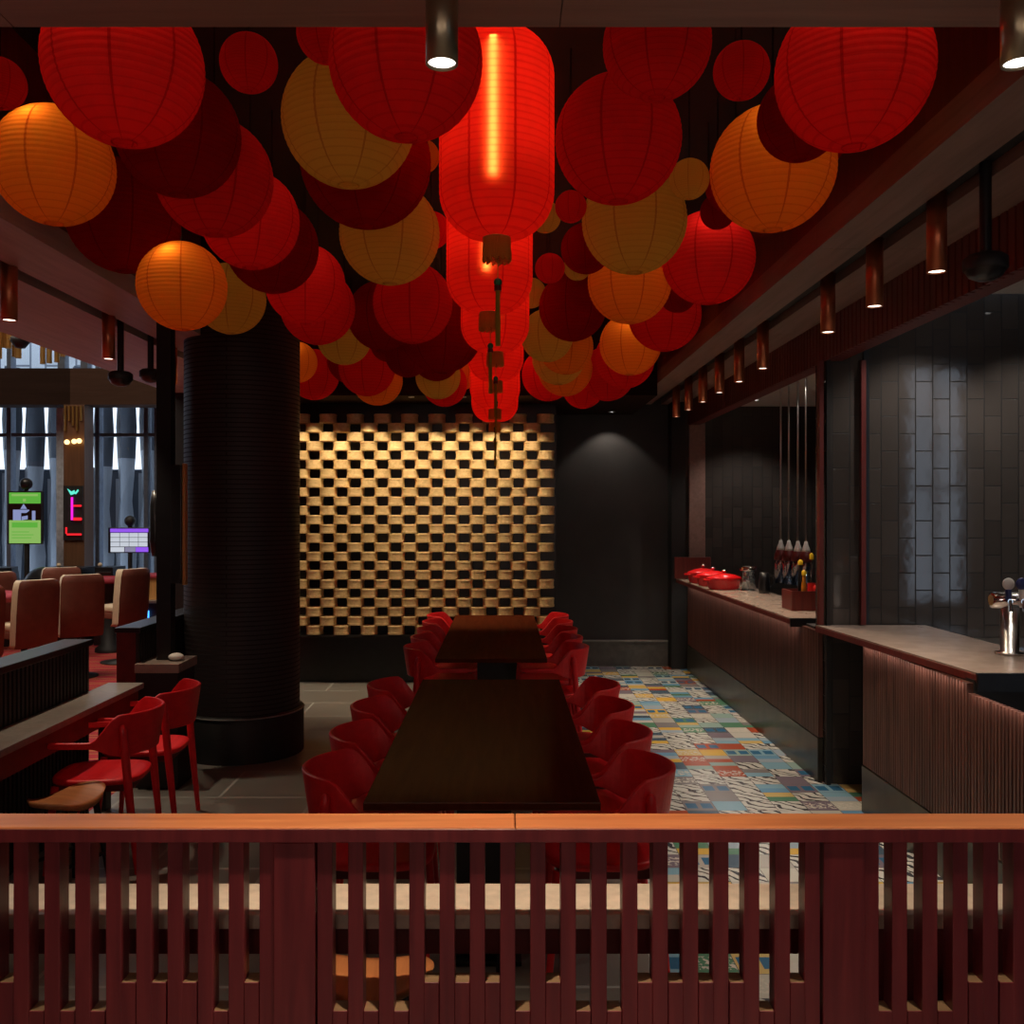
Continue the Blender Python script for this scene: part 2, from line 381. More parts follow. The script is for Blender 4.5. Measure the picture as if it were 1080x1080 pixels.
struct('ceiling.003', sl, M['soffit_lit'], 'left timber soffit')
struct('ceiling.004', MB().box(-2.179, 1.519, 9.36, 11.3, 2.96, 3.2), M['brown_beam'], 'back soffit')
struct('ceiling.005', MB().box(-13, -3.55, 2.4, 14.2, 6.2, 6.3), M['black'], 'dark gaming hall ceiling')
struct('ceiling.006', MB().box(2.25, 4.0, -1, 6.28, 3.25, 3.35), M['white'], 'white ceiling of the front bar')
struct('ceiling.007', MB().box(2.25, 3.9, 6.5, 11.0, 3.03, 3.15), M['white'], 'white ceiling of the rear bar')
struct('ceiling.008', MB().box(4.0, 9.2, -4, 6.5, 4.8, 4.9), M['black'])
struct('trim_1', MB().box(1.52, 1.56, 2.402, 9.36, 3.2, 3.95), M['red_wood'], 'dark red fascia above right soffit')
struct('trim_2', MB().box(-2.22, -2.18, 2.402, 9.36, 3.2, 3.95), M['red_wood'], 'dark red fascia above left soffit')
struct('trim_3', MB().box(-2.18, 1.52, 9.36, 9.44, 3.2, 3.95), M['void'])
struct('trim_4', MB().box(-2.18, 1.52, 2.3, 2.398, 3.2, 3.95), M['void'])
struct('trim_5', MB().box(1.745, 1.855, 2.41, 11.2, 3.13, 3.158), M['black'], 'black lighting slot in right soffit')
struct('trim_6', MB().box(-2.655, -2.555, 2.41, 10.09, 3.13, 3.158), M['black'], 'black lighting slot in left soffit')
# slatted bulkhead over the bars
bk = MB().box(2.16, 2.25, -1, 11.0, 2.81, 3.25)
y = -1.0
while y < 10.99: bk.box(2.13, 2.16, y, y + .05, 2.81, 3.08); y += .066
struct('trim_7', bk, M['red_wood'], 'slatted dark red bulkhead over the bars')
struct('trim_8', MB().box(4.0, 4.06, -4, 6.28, 3.25, 4.8), M['black'])
struct('trim_9', MB().box(-3.6, -3.55, 2.4, 10.1, 3.2, 6.2), M['black'])
struct('trim_10', MB().box(-13, -3.6, 2.3, 2.4, 3.2, 6.2), M['black'])
struct('trim_11', MB().box(2.13, 4.0, -1.1, -1, 2.81, 3.25), M['black'])
# walls
struct('wall_back', MB().box(-3.4, .56, 10.1, 10.25, 0, 3.2), M['black_gloss'], 'glossy black wall behind the steamer baskets')
struct('wall_niche', MB().box(.56, 2.3, 11.18, 11.3, 0, 3.3), M['black_wall'], 'charcoal wall of the rear recess')
struct('wall_niche.001', MB().box(.5, .56, 10.25, 11.18, 0, 3.0), M['black_wall'])
struct('baseboard_niche', MB().box(.56, 1.93, 11.12, 11.18, 0, .29), M['grey_base'], 'grey baseboard of the rear recess')
struct('trim_12', MB().box(.56, 1.93, 11.10, 11.18, .29, .305), M['grey_trim'])
struct('trim_13', MB().box(1.94, 2.10, 10.93, 11.18, 0, 3.08), M['black'], 'black corner post beside the rear bar')
struct('wall_bar', MB().box(2.10, 3.9, 10.95, 11.05, 0, 3.03), M['tile_wall'], 'dark tiled end wall of the rear bar')
struct('trim_14', MB().box(2.14, 2.32, 10.9, 10.95, 1.0, 3.03), M['soffit_wood'], 'brown strip beside the tiled end wall')
struct('wall_bar.001', MB().box(3.9, 4.0, 6.5, 11.05, 0, 3.25), M['black'])
struct('wall_divider', MB().box(2.14, 2.385, 6.3, 6.5, 0, 3.08), M['tile_wall'], 'black tiled pier between the two bars')
struct('wall_divider.001', MB().box(2.385, 9.2, 6.35, 6.5, 0, 4.8), M['tile_wall'], 'glossy black tiled wall of the front bar')
struct('trim_15', MB().box(2.365, 2.395, 6.262, 6.298, 1.06, 2.81), M['red_wood'], 'red upright on the tiled pier near the front bar')
struct('trim_16', MB().box(2.092, 2.118, 6.27, 6.33, 1.06, 2.81), M['red_wood'], 'red upright on the tiled pier near the rear bar')
struct('trim_17', MB().box(2.138, 2.166, 6.27, 6.298, .0, 2.81), M['black'])
struct('trim_18', MB().box(2.397, 2.435, 6.31, 6.348, 1.06, 2.9), M['black_gloss'])
struct('wall_right', MB().box(9.2, 9.35, -4, 6.5, 0, 4.9), M['black'])
wr = MB().box(-13, 7.1, -4.15, -4, 0, 4.9).box(8.15, 9.35, -4.15, -4, 0, 4.9).box(7.1, 8.15, -4.15, -4, 4.4, 4.9).box(7.1, 8.15, -4.15, -4, 0, .2)
struct('wall_rear', wr, M['black_wall'])
w2 = struct('window_2', MB().box(7.1, 8.15, -4.09, -4.07, .2, 4.4), M['glass'])  # unseen window, added for the reflection in the bar tiles
fr = MB()
for x in (7.1, 7.60, 8.09): fr.box(x, x + .06, -4.12, -4.02, .2, 4.4)
for z in (.2, 2.2, 4.34): fr.box(7.1, 8.15, -4.12, -4.02, z, z + .06)
fr.build('window_frame', M['frame_blue'], w2)
struct('wall_left', MB().box(-13.15, -13, -4, 14.2, 0, 6.3), M['black'])
struct('wall_hall', MB().box(-3.55, -3.4, 10.1, 14.2, 0, 6.2), M['black'])
# gaming-hall window wall
w1 = struct('window_1', MB().box(-13, -3.55, 14.06, 14.08, .35, 6.2), M['glass'], 'tall glazing of the gaming hall')
fr = MB().box(-13, -3.55, 14.0, 14.15, 0, .35)
brt = MB()
for px in (66, 91): x = (px - 531) * .01400; brt.box(x - .055, x + .055, 13.92, 14.0, .35, 3.4)
brt.build('glare_mullion', M['glare_metal'], w1)  # pale colour here paints daylight reflected on two of the window frames
for px in (-160, -70, 11, 66, 90, 104, 155, 166, 193):
    x = (px - 531) * .01405; wd = .06 if px not in (90, 66) else .10
    fr.box(x - wd / 2, x + wd / 2, 14.0, 14.15, .35, 6.2)
for z in (2.93, 3.42, 4.75): fr.box(-13, -3.55, 14.02, 14.13, z, z + .05)
fr.build('window_frame', M['frame_blue'], w1)
struct('trim_19', MB().box(-13, -6.08, 13.3, 13.7, 3.32, 3.83), M['brown_beam'], 'dark brown beam across the hall glazing')
struct('trim_20', MB().box(-6.08, -3.55, 13.3, 13.7, 3.32, 3.83), wood('mid_brown_beam', (.05, .027, .018), (.065, .036, .024), .8, 'X', 4, 14, .1), 'brown beam nearer the pillar')

# folded metal facade outside the hall glazing
fa = MB(); fd = MB(); P = .40
zs = [-.3, .35, 1.2, 2.0, 2.75, 3.3, 4.2]
hw = [.12, .14, .19, .10, .16, .185, .14]
k = 0; x = -13.0
while x < -2.2:
    for i in range(len(zs) - 1):
        ph = (k % 3) * .14 - .14
        z0, z1 = zs[i] + (ph if 0 < i else 0), zs[i + 1] + ph
        a0, a1 = hw[i], hw[i + 1]; m = fd if (i >= 4 or i == 0) else fa
        m.quad((x - a0, 16.6, z0), (x, 16.35, z0), (x, 16.35, z1), (x - a1, 16.6, z1))
        m.quad((x, 16.35, z0), (x + a0, 16.6, z0), (x + a1, 16.6, z1), (x, 16.35, z1))
    if True: fa.box(x + .2 - .03, x + .2 + .03, 16.7, 16.75, -.3, 2.4 + (k % 3) * .1)
    x += P; k += 1
struct('exterior_facade', fa, M['facade'], 'folded grey metal facade outside the hall')
struct('exterior_facade.001', fd, M['facade_dark'])
struct('exterior_facade.002', MB().box(-14, -1.5, 17.4, 17.5, 4.2, 8.5), M['clad'], 'pale ribbed cladding above the facade')
struct('exterior_facade.003', MB().box(-14, -1.5, 17.4, 17.5, -.5, 2.6), M['facade_dark'])

# ------------------------------------------------------------------ pillar
t = thing('round_pillar', 'thick round dark pillar with stacked cladding and wider base, left of the steamer wall', 'pillar', (-1.98, 7.2, 0))
MB().lathe([(.425, .33), (.425, 3.95)], n=64).build('shaft', M['pillar'], t)
MB().lathe([(.455, 0), (.455, .325), (.448, .335), (.42, .335)], n=64).build('base_skirt', M['black'], t)
MB().lathe([(.458, .318), (.462, .323), (.458, .328), (.44, .328)], n=64).build('trim_ring', M['grey_trim'], t)

# ------------------------------------------------------------------ railing
t = thing('timber_railing', 'long dark red timber railing with polished orange-brown top rail in the foreground', 'railing', (0, 2.45, 0))
D = 2.42
def rx(px): return (px - 531) / 1000 * D
for a, b in ((-1.75, .0295), (.0315, 1.75)): MB().bbox(a, b, 2.412, 2.527, .961, 1.0, .004).build('top_rail', M['rail_wood'], t, True)
edge = MB().bbox(-1.75, 1.75, 2.408, 2.4115, .9625, .9965, .001, 1); edge.build('rail_edge', M['slat_wood'], t, True)
lefts = [-115, -83, -50, -18, 14, 46.5, 79, 111.5, 143.5, 176.5, 208.5, 241, 273.5, 334.5, 367, 399.5, 431.5, 463.5, 495.5, 527.5, 559.5, 591.5, 624, 656.5, 688.5, 720.5, 752.5, 785,
         817.5, 849, 911, 941, 973, 1005, 1037, 1069, 1101, 1133]
for p in lefts: MB().bbox(rx(p), rx(p + 16), 2.42, 2.475, 0, .96, .0015, 1).build('slat', M['slat_wood'], t, True)
for p in (289, 868, -172): MB().bbox(rx(p), rx(p + 43.5), 2.414, 2.49, 0, .96, .002, 1).build('post', M['slat_wood'], t, True)
hi = [-2, 127, 159, 191.5, 257, 447, 479.5, 511.5, 575.5, 672.5, 705, 737, 769.5, 833.5, 1022, 1055]
lo = [-35, 30, 62.5, 94.5, 224.5, 350.5, 383, 415, 543.5, 607.5, 640, 801, 926, 957.5, 989.5, 1087]
for L_, z in ((hi, .601), (lo, .528)):
    for p in L_:
        o = MB().bbox(rx(p) + .0005, rx(p + 15.8), 2.421, 2.475, 0, z, .0015, 1).build('short_block', M['slat_wood'], t, True)
        o.data.materials.append(M['end_grain'])
        for f in o.data.polygons: f.material_index = 1 if f.normal.z > .9 else 0
MB().box(-1.75, 1.75, 2.49, 2.51, .0, .49).build('kick_panel', M['black'], t, True)

# ledge just behind the railing
t = thing('bar_ledge', 'narrow beige stone ledge seen between the railing slats', 'ledge', (0, 2.66, 0))
MB().bbox(-1.8, 1.72, 2.55, 2.765, .68, .72, .003).build('stone_top', M['ledge_stone'], t, True)
MB().box(-1.8, 1.72, 2.57, 2.60, .605, .68).build('apron', M['dark_red'], t, True)
MB().box(.86, 1.72, 2.605, 2.625, 0, .605).build('front_panel', M['dark_red'], t, True)
for x in (-1.7, -.02, 1.6): MB().box(x, x + .05, 2.60, 2.66, 0, .68).build('support', M['black'], t, True)

# ------------------------------------------------------------------ left counter, partitions, carpeted opening
t = thing('wall_counter', 'narrow grey counter shelf fixed to the slatted partition at left', 'counter', (-2.33, 4.4, 0))
MB().bbox(-2.445, -2.225, 2.6, 5.87, .715, .75, .003).build('shelf_top', M['shelf_stone'], t, True)
MB().box(-2.44, -2.25, 2.6, 5.84, .60, .715).build('apron', M['dark_red'], t, True)
MB().box(-2.445, -2.40, 5.72, 5.80, 0, .60).build('support', M['black'], t, True)
def partition(y0, y1, x0, x1, lab):
    t = thing('slatted_partition', lab, 'partition', ((x0 + x1) / 2, y0, 0))
    MB().bbox(x0 - .012, x1 + .012, y0 - .005, y1, 1.015, 1.05, .003).build('top_rail', M['black_gloss'], t, True)
    MB().box(x0, x1 - .02, y0, y1, 0, 1.015).build('body', M['dark_red'], t, True)
    sl = MB(); y = y0
    while y < y1 - .03: sl.box(x1 - .02, x1, y, y + .022, 0, 1.015); y += .042
    sl.build('slat_face', M['black'], t, True)
partition(2.6, 5.64, -2.60, -2.45, 'low slatted dark partition with glossy top behind the left counter')
partition(6.2, 8.6, -2.53, -2.385, 'low dark partition with glossy top beyond the opening, behind the black post')
t = thing('service_pier', 'dark square pier with grey top beside the round pillar', 'pier', (-2.25, 6.32, 0))
MB().box(-2.38, -2.12, 6.17, 6.50, 0, .76).build('body', M['black'], t, True)
MB().bbox(-2.395, -2.105, 6.15, 6.52, .76, .82, .004).build('top_slab', M['stone_top'], t, True)
t = thing('black_post', 'slim square black post rising from the grey-topped pier to the soffit', 'post', (-2.262, 6.36, .82))
MB().box(-2.31, -2.215, 6.31, 6.40, .822, 3.078).build('shaft', M['black_gloss'], t, True)
t = thing('wall_screen', 'thin upright screen seen edge-on, hung on the black post', 'screen', (-2.17, 6.36, 1.33))
MB().bbox(-2.213, -2.142, 6.30, 6.37, 1.33, 2.12, .004).build('casing', M['black_gloss'], t, True)
MB().bbox(-2.142, -2.120, 6.32, 6.365, 1.32, 2.13, .003).build('frame', M['gold_wood'], t, True)
MB().lathe([(.001, -.22), (.02, -.22), (.035, -.12), (.035, .12), (.02, .22), (.001, .22)], (-2.335, 6.355, 1.73), 16).build('bracket', M['black_gloss'], t, True)
sd = MB().ball((-2.175, 6.30, .845), .05, sz=.5); o = sd.build('small_dish', M['white']); tag(o, 'small white dish on the grey pier top beside the post', 'dish')

# ------------------------------------------------------------------ armchair
def make_chair(label, group):
    t = thing('red_armchair', label, 'chair', group=group)
    # seat: rounded, slightly dished slab
    mb = MB(); n = 40; rings = [(0, .0), (.5, .002), (.82, .007), (.97, .011), (1.0, .004), (1.0, -.012), (.96, -.020), (0, -.020)]
    pr = []
    for k, (s, dz) in enumerate(rings):
        for i in range(n):
            a = 2 * PI * i / n; c, sn = math.cos(a), math.sin(a)
            e = .62
            pr.append((.235 * s * math.copysign(abs(c) ** e, c), .225 * s * math.copysign(abs(sn) ** e, sn), .455 + dz))
    mb.add(pr, [(k * n + i, k * n + (i + 1) % n, (k + 1) * n + (i + 1) % n, (k + 1) * n + i) for k in range(len(rings) - 1) for i in range(n)], True)
    mb.build('seat', M['red_chair'], t)
    fr = MB().box(-.19, .19, .155, .178, .40, .436).box(-.19, .19, -.185, -.165, .40, .436).box(-.20, -.178, -.185, .178, .40, .436).box(.178, .20, -.185, .178, .40, .436)
    fr.build('seat_frame', M['dark_red'], t)
    # curved backrest running into the arms
    st = []; K = 44
    for k in range(K + 1):
        u = -1 + 2 * k / K; au = abs(u)
        if au < .72:
            a = (u / .72) * PI * .5; x = .275 * math.sin(a); y = -.02 - .235 * math.cos(a); nx, ny = math.sin(a), -math.cos(a)
        else:
            q = (au - .72) / .28; x = math.copysign(.275 - .03 * q * q, u); y = -.02 + .235 * q; nx, ny = math.copysign(1, u), 0
        w = min(1, max(0, (au - .48) / .26)); w = w * w * (3 - 2 * w)
        top = .80 - .135 * w; bot = .585 + .045 * w
        fl = .032 * (1 - w)
        th = .016
        if au > .985: top -= .008; bot += .008
        st.append([(x + nx * fl, y + ny * fl, top), (x + nx * (fl + th), y + ny * (fl + th), top - .004), (x + nx * th, y + ny * th, bot), (x, y, bot + .004)])
    mb = MB(); vs = [p for s in st for p in s]; fs = []
    for k in range(K):
        for j in range(4): fs.append((k * 4 + j, k * 4 + (j + 1) % 4, (k + 1) * 4 + (j + 1) % 4, (k + 1) * 4 + j))
    mb.add(vs, fs, False); mb.add(vs, [(3, 2, 1, 0), (K * 4, K * 4 + 1, K * 4 + 2, K * 4 + 3)])
    o = mb.build('backrest', M['red_chair'], t)
    bv = o.modifiers.new('soft_edges', 'BEVEL'); bv.width = .005; bv.segments = 2; bv.limit_method = 'ANGLE'; bv.angle_limit = .9
    for s in (-1, 1):
        MB().chain([(s * .262, -.235, 0), (s * .268, -.195, .40), (s * .280, -.170, .700), (s * .281, -.168, .735), (s * .281, -.168, .748)], [.013, .021, .021, .018, .007]).build('leg', M['red_chair'], t)
        MB().chain([(s * .235, .215, 0), (s * .205, .18, .41), (s * .203, .178, .432)], [.013, .020, .019]).build('leg', M['red_chair'], t)
    return t
chair0 = None
def chair_narrow(t):
    for c in t.children:
        for v in c.data.vertices: v.co.x *= .88
def put_chair(x, y, rz, label, group):
    global chair0
    if chair0 is None:
        chair0 = make_chair(label, group); chair_narrow(chair0); chair0.location = (x, y, 0); chair0.rotation_euler = (0, 0, rz); return
    dup(chair0, (x, y, 0), rz, label, group)
for k, y in enumerate((3.80, 4.38, 4.98, 5.58)):
    n = ['nearest the railing', 'second from the railing', 'third from the railing', 'fourth from the railing']
    put_chair(.385, y, PI / 2, 'red armchair at the right side of the near table, %s' % n[k], 'armchairs at the near table')
    put_chair(-.50, y, -PI / 2, 'red armchair at the left side of the near table, %s' % n[k], 'armchairs at the near table')
for k, y in enumerate((7.17, 7.72, 8.27, 8.82, 9.37)):
    n = ['nearest its front end', 'second from its front end', 'in the middle of the row', 'second from the steamer wall', 'closest to the steamer wall']
    put_chair(.345, y, PI / 2, 'red armchair at the right side of the far table, %s' % n[k], 'armchairs at the far table')
    put_chair(-.455, y, -PI / 2, 'red armchair at the left side of the far table, %s' % n[k], 'armchairs at the far table')
put_chair(-2.08, 4.93, PI / 2 + .10, 'red armchair at the left counter, nearer the railing', 'armchairs at the left counter')
put_chair(-2.07, 5.50, PI / 2 + .06, 'red armchair at the left counter, beside the grey-topped pier', 'armchairs at the left counter')

# stools with wooden saddle seats
def make_stool(label, x, y, rz, h):
    t = thing('saddle_stool', label, 'stool', (x, y, 0), rz)
    mb = MB(); nx, ny = 14, 10; top = []; bot = []
    for j in range(ny + 1):
        for i in range(nx + 1):
            u = -1 + 2 * i / nx; v = -1 + 2 * j / ny
            e = math.sqrt(max(0, 1 - .55 * v * v)); xx = .19 * u * e; yy = .14 * v * math.sqrt(max(0, 1 - .45 * u * u))
            zz = h + .028 * u * u - .012 * v * v
            top.append((xx, yy, zz)); bot.append((xx * .94, yy * .94, zz - .028))
    n = len(top); W = nx + 1; fs = []
    for j in range(ny):
        for i in range(nx):
            a = j * W + i; fs.append((a, a + 1, a + W + 1, a + W)); fs.append((n + a, n + a + W, n + a + W + 1, n + a + 1))
    rim = [i for i in range(W)] + [j * W + nx for j in range(1, ny + 1)] + [ny * W + i for i in range(nx - 1, -1, -1)] + [j * W for j in range(ny - 1, 0, -1)]
    for a, b in zip(rim, rim[1:] + rim[:1]): fs.append((a, n + a, n + b, b))
    mb.add(top + bot, fs, True); mb.build('seat', M['stool_wood'], t)
    for sx in (-1, 1):
        for sy in (-1, 1): MB().tube((sx * .15, sy * .12, 0), (sx * .10, sy * .07, h - .024), .013, .016).build('leg', M['black'], t)
    MB().tube((-.13, .10, .16), (.13, .10, .16), .009).tube((-.13, -.10, .16), (.13, -.10, .16), .009).build('footrest', M['black'], t)
make_stool('low stool with curved orange-brown wooden seat tucked under the left counter', -2.07, 4.50, 1.15, .45)
make_stool('low stool with orange-brown wooden seat under the beige ledge behind the railing', -.40, 2.87, 0, .40)

# ------------------------------------------------------------------ tables
def table(x0, x1, y0, y1, lab):
    t = thing('communal_table', lab, 'table', ((x0 + x1) / 2, (y0 + y1) / 2, 0), group='long communal tables')
    MB().bbox(x0, x1, y0, y1, .722, .752, .003).build('tabletop', M['table_wood'], t, True)
    xc = (x0 + x1) / 2
    MB().box(xc - .05, xc + .05, y0 + .3, y1 - .3, .68, .722).build('beam', M['black'], t, True)
    for y in (y0 + .42, y1 - .42):
        MB().box(xc - .11, xc + .11, y - .04, y + .04, .02, .69).build('leg', M['black'], t, True)
        MB().bbox(xc - .15, xc + .15, y - .09, y + .06, 0, .02, .004).build('foot', M['black'], t, True)
table(-.508, .352, 3.43, 5.97, 'long dark brown communal table nearest the railing')
table(-.492, .314, 6.82, 9.72, 'long dark brown communal table in front of the steamer wall')

# ------------------------------------------------------------------ steamer baskets on the back wall
prof = [(.001, 0), (.086, 0), (.092, .003), (.0925, .020), (.089, .022), (.089, .074), (.0925, .076), (.092, .0915), (.088, .095), (.001, .096)]
b0 = None
for r in range(24):
    odd = r % 2 == 0; n = 10 if odd else 9
    for k in range(n):
        x = (.443 if odd else .300) - k * .286 + random.uniform(-.003, .003); z = 2.84 - .0965 * (r + 1)
        lab = 'round bamboo steamer basket in the %s row from the top, %s from its right end' % (ORD[r], ORD[k])
        if b0 is None:
            mb = MB()
            for pa, pb in zip(prof, prof[1:]): mb.lathe([pa, pb], n=28, smooth=True)
            b0 = mb.build('steamer_basket', M['bamboo'])
            o = b0
        else:
            o = b0.copy(); COL.objects.link(o)
        o.location = (x, 9.995 + random.uniform(-.006, .006), z); o.rotation_euler = (0, 0, random.uniform(0, 6.28))
        tag(o, lab, 'steamer basket', 'bamboo steamer baskets on the back wall')
struct('trim_21', MB().box(-2.4, .54, 9.93, 10.1, .50, .522), M['black'], 'black shelf under the steamer baskets')

# ------------------------------------------------------------------ bars
def bar(lab, top, body_x, y0, y1, zp, skew):
    """top = (xa, ya, xb, yb): near and far front corner"""
    xa, ya, xb, yb, xback = top
    t = thing('bar_counter', lab, 'bar counter', (body_x + .2, (y0 + y1) / 2, 0))
    cb = MB(); pts = [(xa, ya), (xback, ya), (xback, yb), (xb, yb)]
    for za, zb in ((1.02, 1.055),):
        vs = [(x, y, z) for z in (za, zb) for x, y in pts]
        cb.add(vs, [(3, 2, 1, 0), (4, 5, 6, 7)] + [(i, (i + 1) % 4, 4 + (i + 1) % 4, 4 + i) for i in range(4)])
    o = cb.build('countertop', M['stone_top'], t, True)
    e = MB(); dx, dy = xb - xa, yb - ya
    e.add([(xa - .004, ya - .004, 1.012), (xb - .004, yb, 1.012), (xb - .004, yb, 1.046), (xa - .004, ya - .004, 1.046), (xa, ya, 1.012), (xb, yb, 1.012), (xb, yb, 1.046), (xa, ya, 1.046)],
          [(0, 3, 2, 1), (0, 1, 5, 4), (3, 7, 6, 2), (0, 4, 7, 3), (1, 2, 6, 5)])
    e.build('edge_band', M['red_wood'], t, True)
    c = MB()
    if y1 > 8: c.box(body_x + .03, xback - .03, 6.51, y1, 0, 1.02)
    else: c.box(body_x + .03, xback - .03, ya, y1, 0, 1.02).box(body_x + .03, xback - .03, y0, ya, 0, .40)
    c.build('carcass', M['black'], t, True)
    MB().box(xa - .004, xback, ya - .022, ya - .0005, .97 if y1 < 8 else .995, 1.0545).build('end_band', M['black_gloss'], t, True)
    rb = MB(); y = y0; w = .030
    while y < y1 - w * .5:
        rb.box(body_x, body_x + .03, y, min(y1, y + w - .011), zp, 1.005 if y1 > 8 or y > ya - .02 else .96); y += w
    rb.build('ribbed_front', M['panel_wood'], t, True)
    MB().bbox(body_x - .004, body_x + .03, y0, y1, 0, zp - .008, .002).build('kickplate', M['plinth'], t, True)
    MB().box(body_x - .03, body_x - .018, ya + 1.12 if y1 < 8 else ya + .5, y1 - .02, 1.0085, 1.0115).build('led_strip', M['led'], t, True)
    return t
bar('long rear bar counter with ribbed dark wood front beside the patterned floor', (2.03, 6.72, 1.96, 10.75, 2.5), 2.105, 6.34, 10.85, .30, 0)
bar('near bar counter with ribbed wood front and brown stone top at right', (2.205, 4.42, 2.075, 6.295, 2.80), 2.165, 2.75, 5.72, .285, 0)
def led(y0, y1, x, z):
    L = bpy.data.lights.new('under_counter_light', 'AREA'); L.shape = 'RECTANGLE'; L.size = .02; L.size_y = y1 - y0; L.energy = .45 * (y1 - y0); L.color = (1, .90, .80)
    o = bpy.data.objects.new('under_counter_light', L); COL.objects.link(o); o.location = (x, (y0 + y1) / 2, z)
    o.rotation_euler = (0, 0, 0)
led(6.75, 10.7, 2.07, 1.005); led(4.45, 5.7, 2.145, 1.005); led(2.8, 4.38, 2.15, .98)
# bar end board, worktop of back bar
o = MB().bbox(1.93, 2.34, 10.70, 10.73, 1.057, 1.30, .003).build('end_board', M['red_wood']); tag(o, 'upright red-brown board at the far end of the rear bar', 'board')
t = thing('back_bar', 'low steel worktop behind the near bar counter', 'worktop', (3.6, 6.1, 0))
MB().bbox(3.0, 4.6, 5.9, 6.34, .94, .965, .003).build('worktop', M['steel'], t, True)
MB().box(3.02, 4.58, 5.94, 6.34, 0, .94).build('cabinet', M['frame_blue'], t, True)
# red casseroles
def casserole(x, y, lab):
    t = thing('red_casserole', lab, 'casserole', (x, y, 1.056), .25, 'red casseroles on the rear bar'); t.scale = (1.08, 1.08, 1.15)
    sx = 1.0; sy = .72
    MB().lathe([(.001, 0), (.125, 0), (.145, .012), (.160, .085), (.164, .09), (.158, .092)], n=36, sx=sx, sy=sy).build('pot', M['enamel'], t)
    ld = MB().lathe([(.166, .091), (.166, .098), (.15, .108), (.10, .125), (.03, .136), (.001, .137)], n=36, sx=sx, sy=sy).build('lid', M['enamel'], t)
    MB().lathe([(.001, .137), (.010, .137), (.010, .148), (.022, .153), (.022, .165), (.001, .168)], n=18).build('knob', M['chrome'], ld)
    for s in (-1, 1):
        MB().chain([(s * .158, -.045, .078), (s * .185, -.03, .080), (s * .192, 0, .080), (s * .185, .03, .080), (s * .158, .045, .078)], [.009, .010, .010, .010, .009]).build('handle', M['enamel'], t)
casserole(2.15, 9.25, 'lidded red casserole on the rear bar, nearest the glass canister')
casserole(2.14, 9.68, 'lidded red casserole in the middle of the three on the rear bar')
casserole(2.13, 10.11, 'lidded red casserole on the rear bar, closest to the end board')
t = thing('glass_canister', 'tall glass canister with shiny steel rim beside the red casseroles', 'canister', (2.33, 9.02, 1.056))
MB().lathe([(.001, .004), (.07, .004), (.072, .215), (.066, .215), (.064, .012), (.001, .012)], n=28).build('glass_body', M['jar_glass'], t)
MB().lathe([(.074, .195), (.076, .20), (.076, .232), (.068, .236), (.064, .226), (.066, .195)], n=28).build('rim', M['chrome'], t)
MB().lathe([(.001, 0), (.074, 0), (.074, .012), (.001, .012)], n=28).build('base', M['chrome'], t)
t = thing('black_jug', 'small black jug on the rear bar behind the glass canister', 'jug', (2.42, 8.80, 1.056))
MB().lathe([(.001, 0), (.05, 0), (.055, .03), (.045, .13), (.04, .19), (.034, .19), (.001, .17)], n=20).build('body', M['black_gloss'], t)
MB().chain([(.045, 0, .17), (.09, 0, .16), (.095, 0, .08), (.052, 0, .05)], [.008] * 4, 8).build('handle', M['black_gloss'], t)
# condiment box and bottles
t = thing('wooden_caddy', 'open dark red wooden box of sauce bottles on the rear bar', 'box', (2.31, 7.33, 1.056))
for nm, b in (('side_panel', (2.19, 2.202, 7.2, 7.46)), ('side_panel', (2.458, 2.47, 7.2, 7.46)), ('end_panel', (2.202, 2.458, 7.2, 7.212)), ('end_panel', (2.202, 2.458, 7.448, 7.46))):
    MB().box(*b, 1.0565, 1.205).build(nm, M['red_wood'], t, True)
MB().box(2.202, 2.458, 7.212, 7.448, 1.0565, 1.066).build('bottom_panel', M['red_wood'], t, True)
def bottle(x, y, lab, body, cap, r, h, neck, capmat_h=.02, extra=None):
    t = thing('sauce_bottle', lab, 'bottle', (x, y, 1.0665), group='bottles in the wooden box')
    MB().lathe([(.001, 0), (r, 0), (r, h * .62), (r * .9, h * .70), (neck, h * .82), (neck, h), (.001, h)], n=18).build('body', body, t)
    if extra: MB().lathe([(r + .001, h * .18), (r + .001, h * .5)], n=18).build('paper_label', extra, t)
    MB().lathe([(neck + .004, h * .97), (neck + .005, h + capmat_h), (neck * .5, h + capmat_h * 1.5), (.001, h + capmat_h * 1.6)], n=14).build('cap', cap, t)
bottle(2.300, 7.26, 'slim amber sauce bottle with yellow cap in the wooden box', M['amber'], M['yellow'], .020, .265, .013, .02, M['yellow'])
bottle(2.305, 7.36, 'small bottle with bright yellow cap behind the amber one', M['black_gloss'], M['yellow'], .019, .34, .014)
bottle(2.385, 7.34, 'tall clear glass bottle with orange cap in the wooden box', M['jar_glass'], M['yellow'], .030, .385, .012, .025, M['redplastic'])
bottle(2.395, 7.255, 'short red squeeze bottle with red cap in the wooden box', M['redplastic'], M['redplastic'], .030, .15, .020)
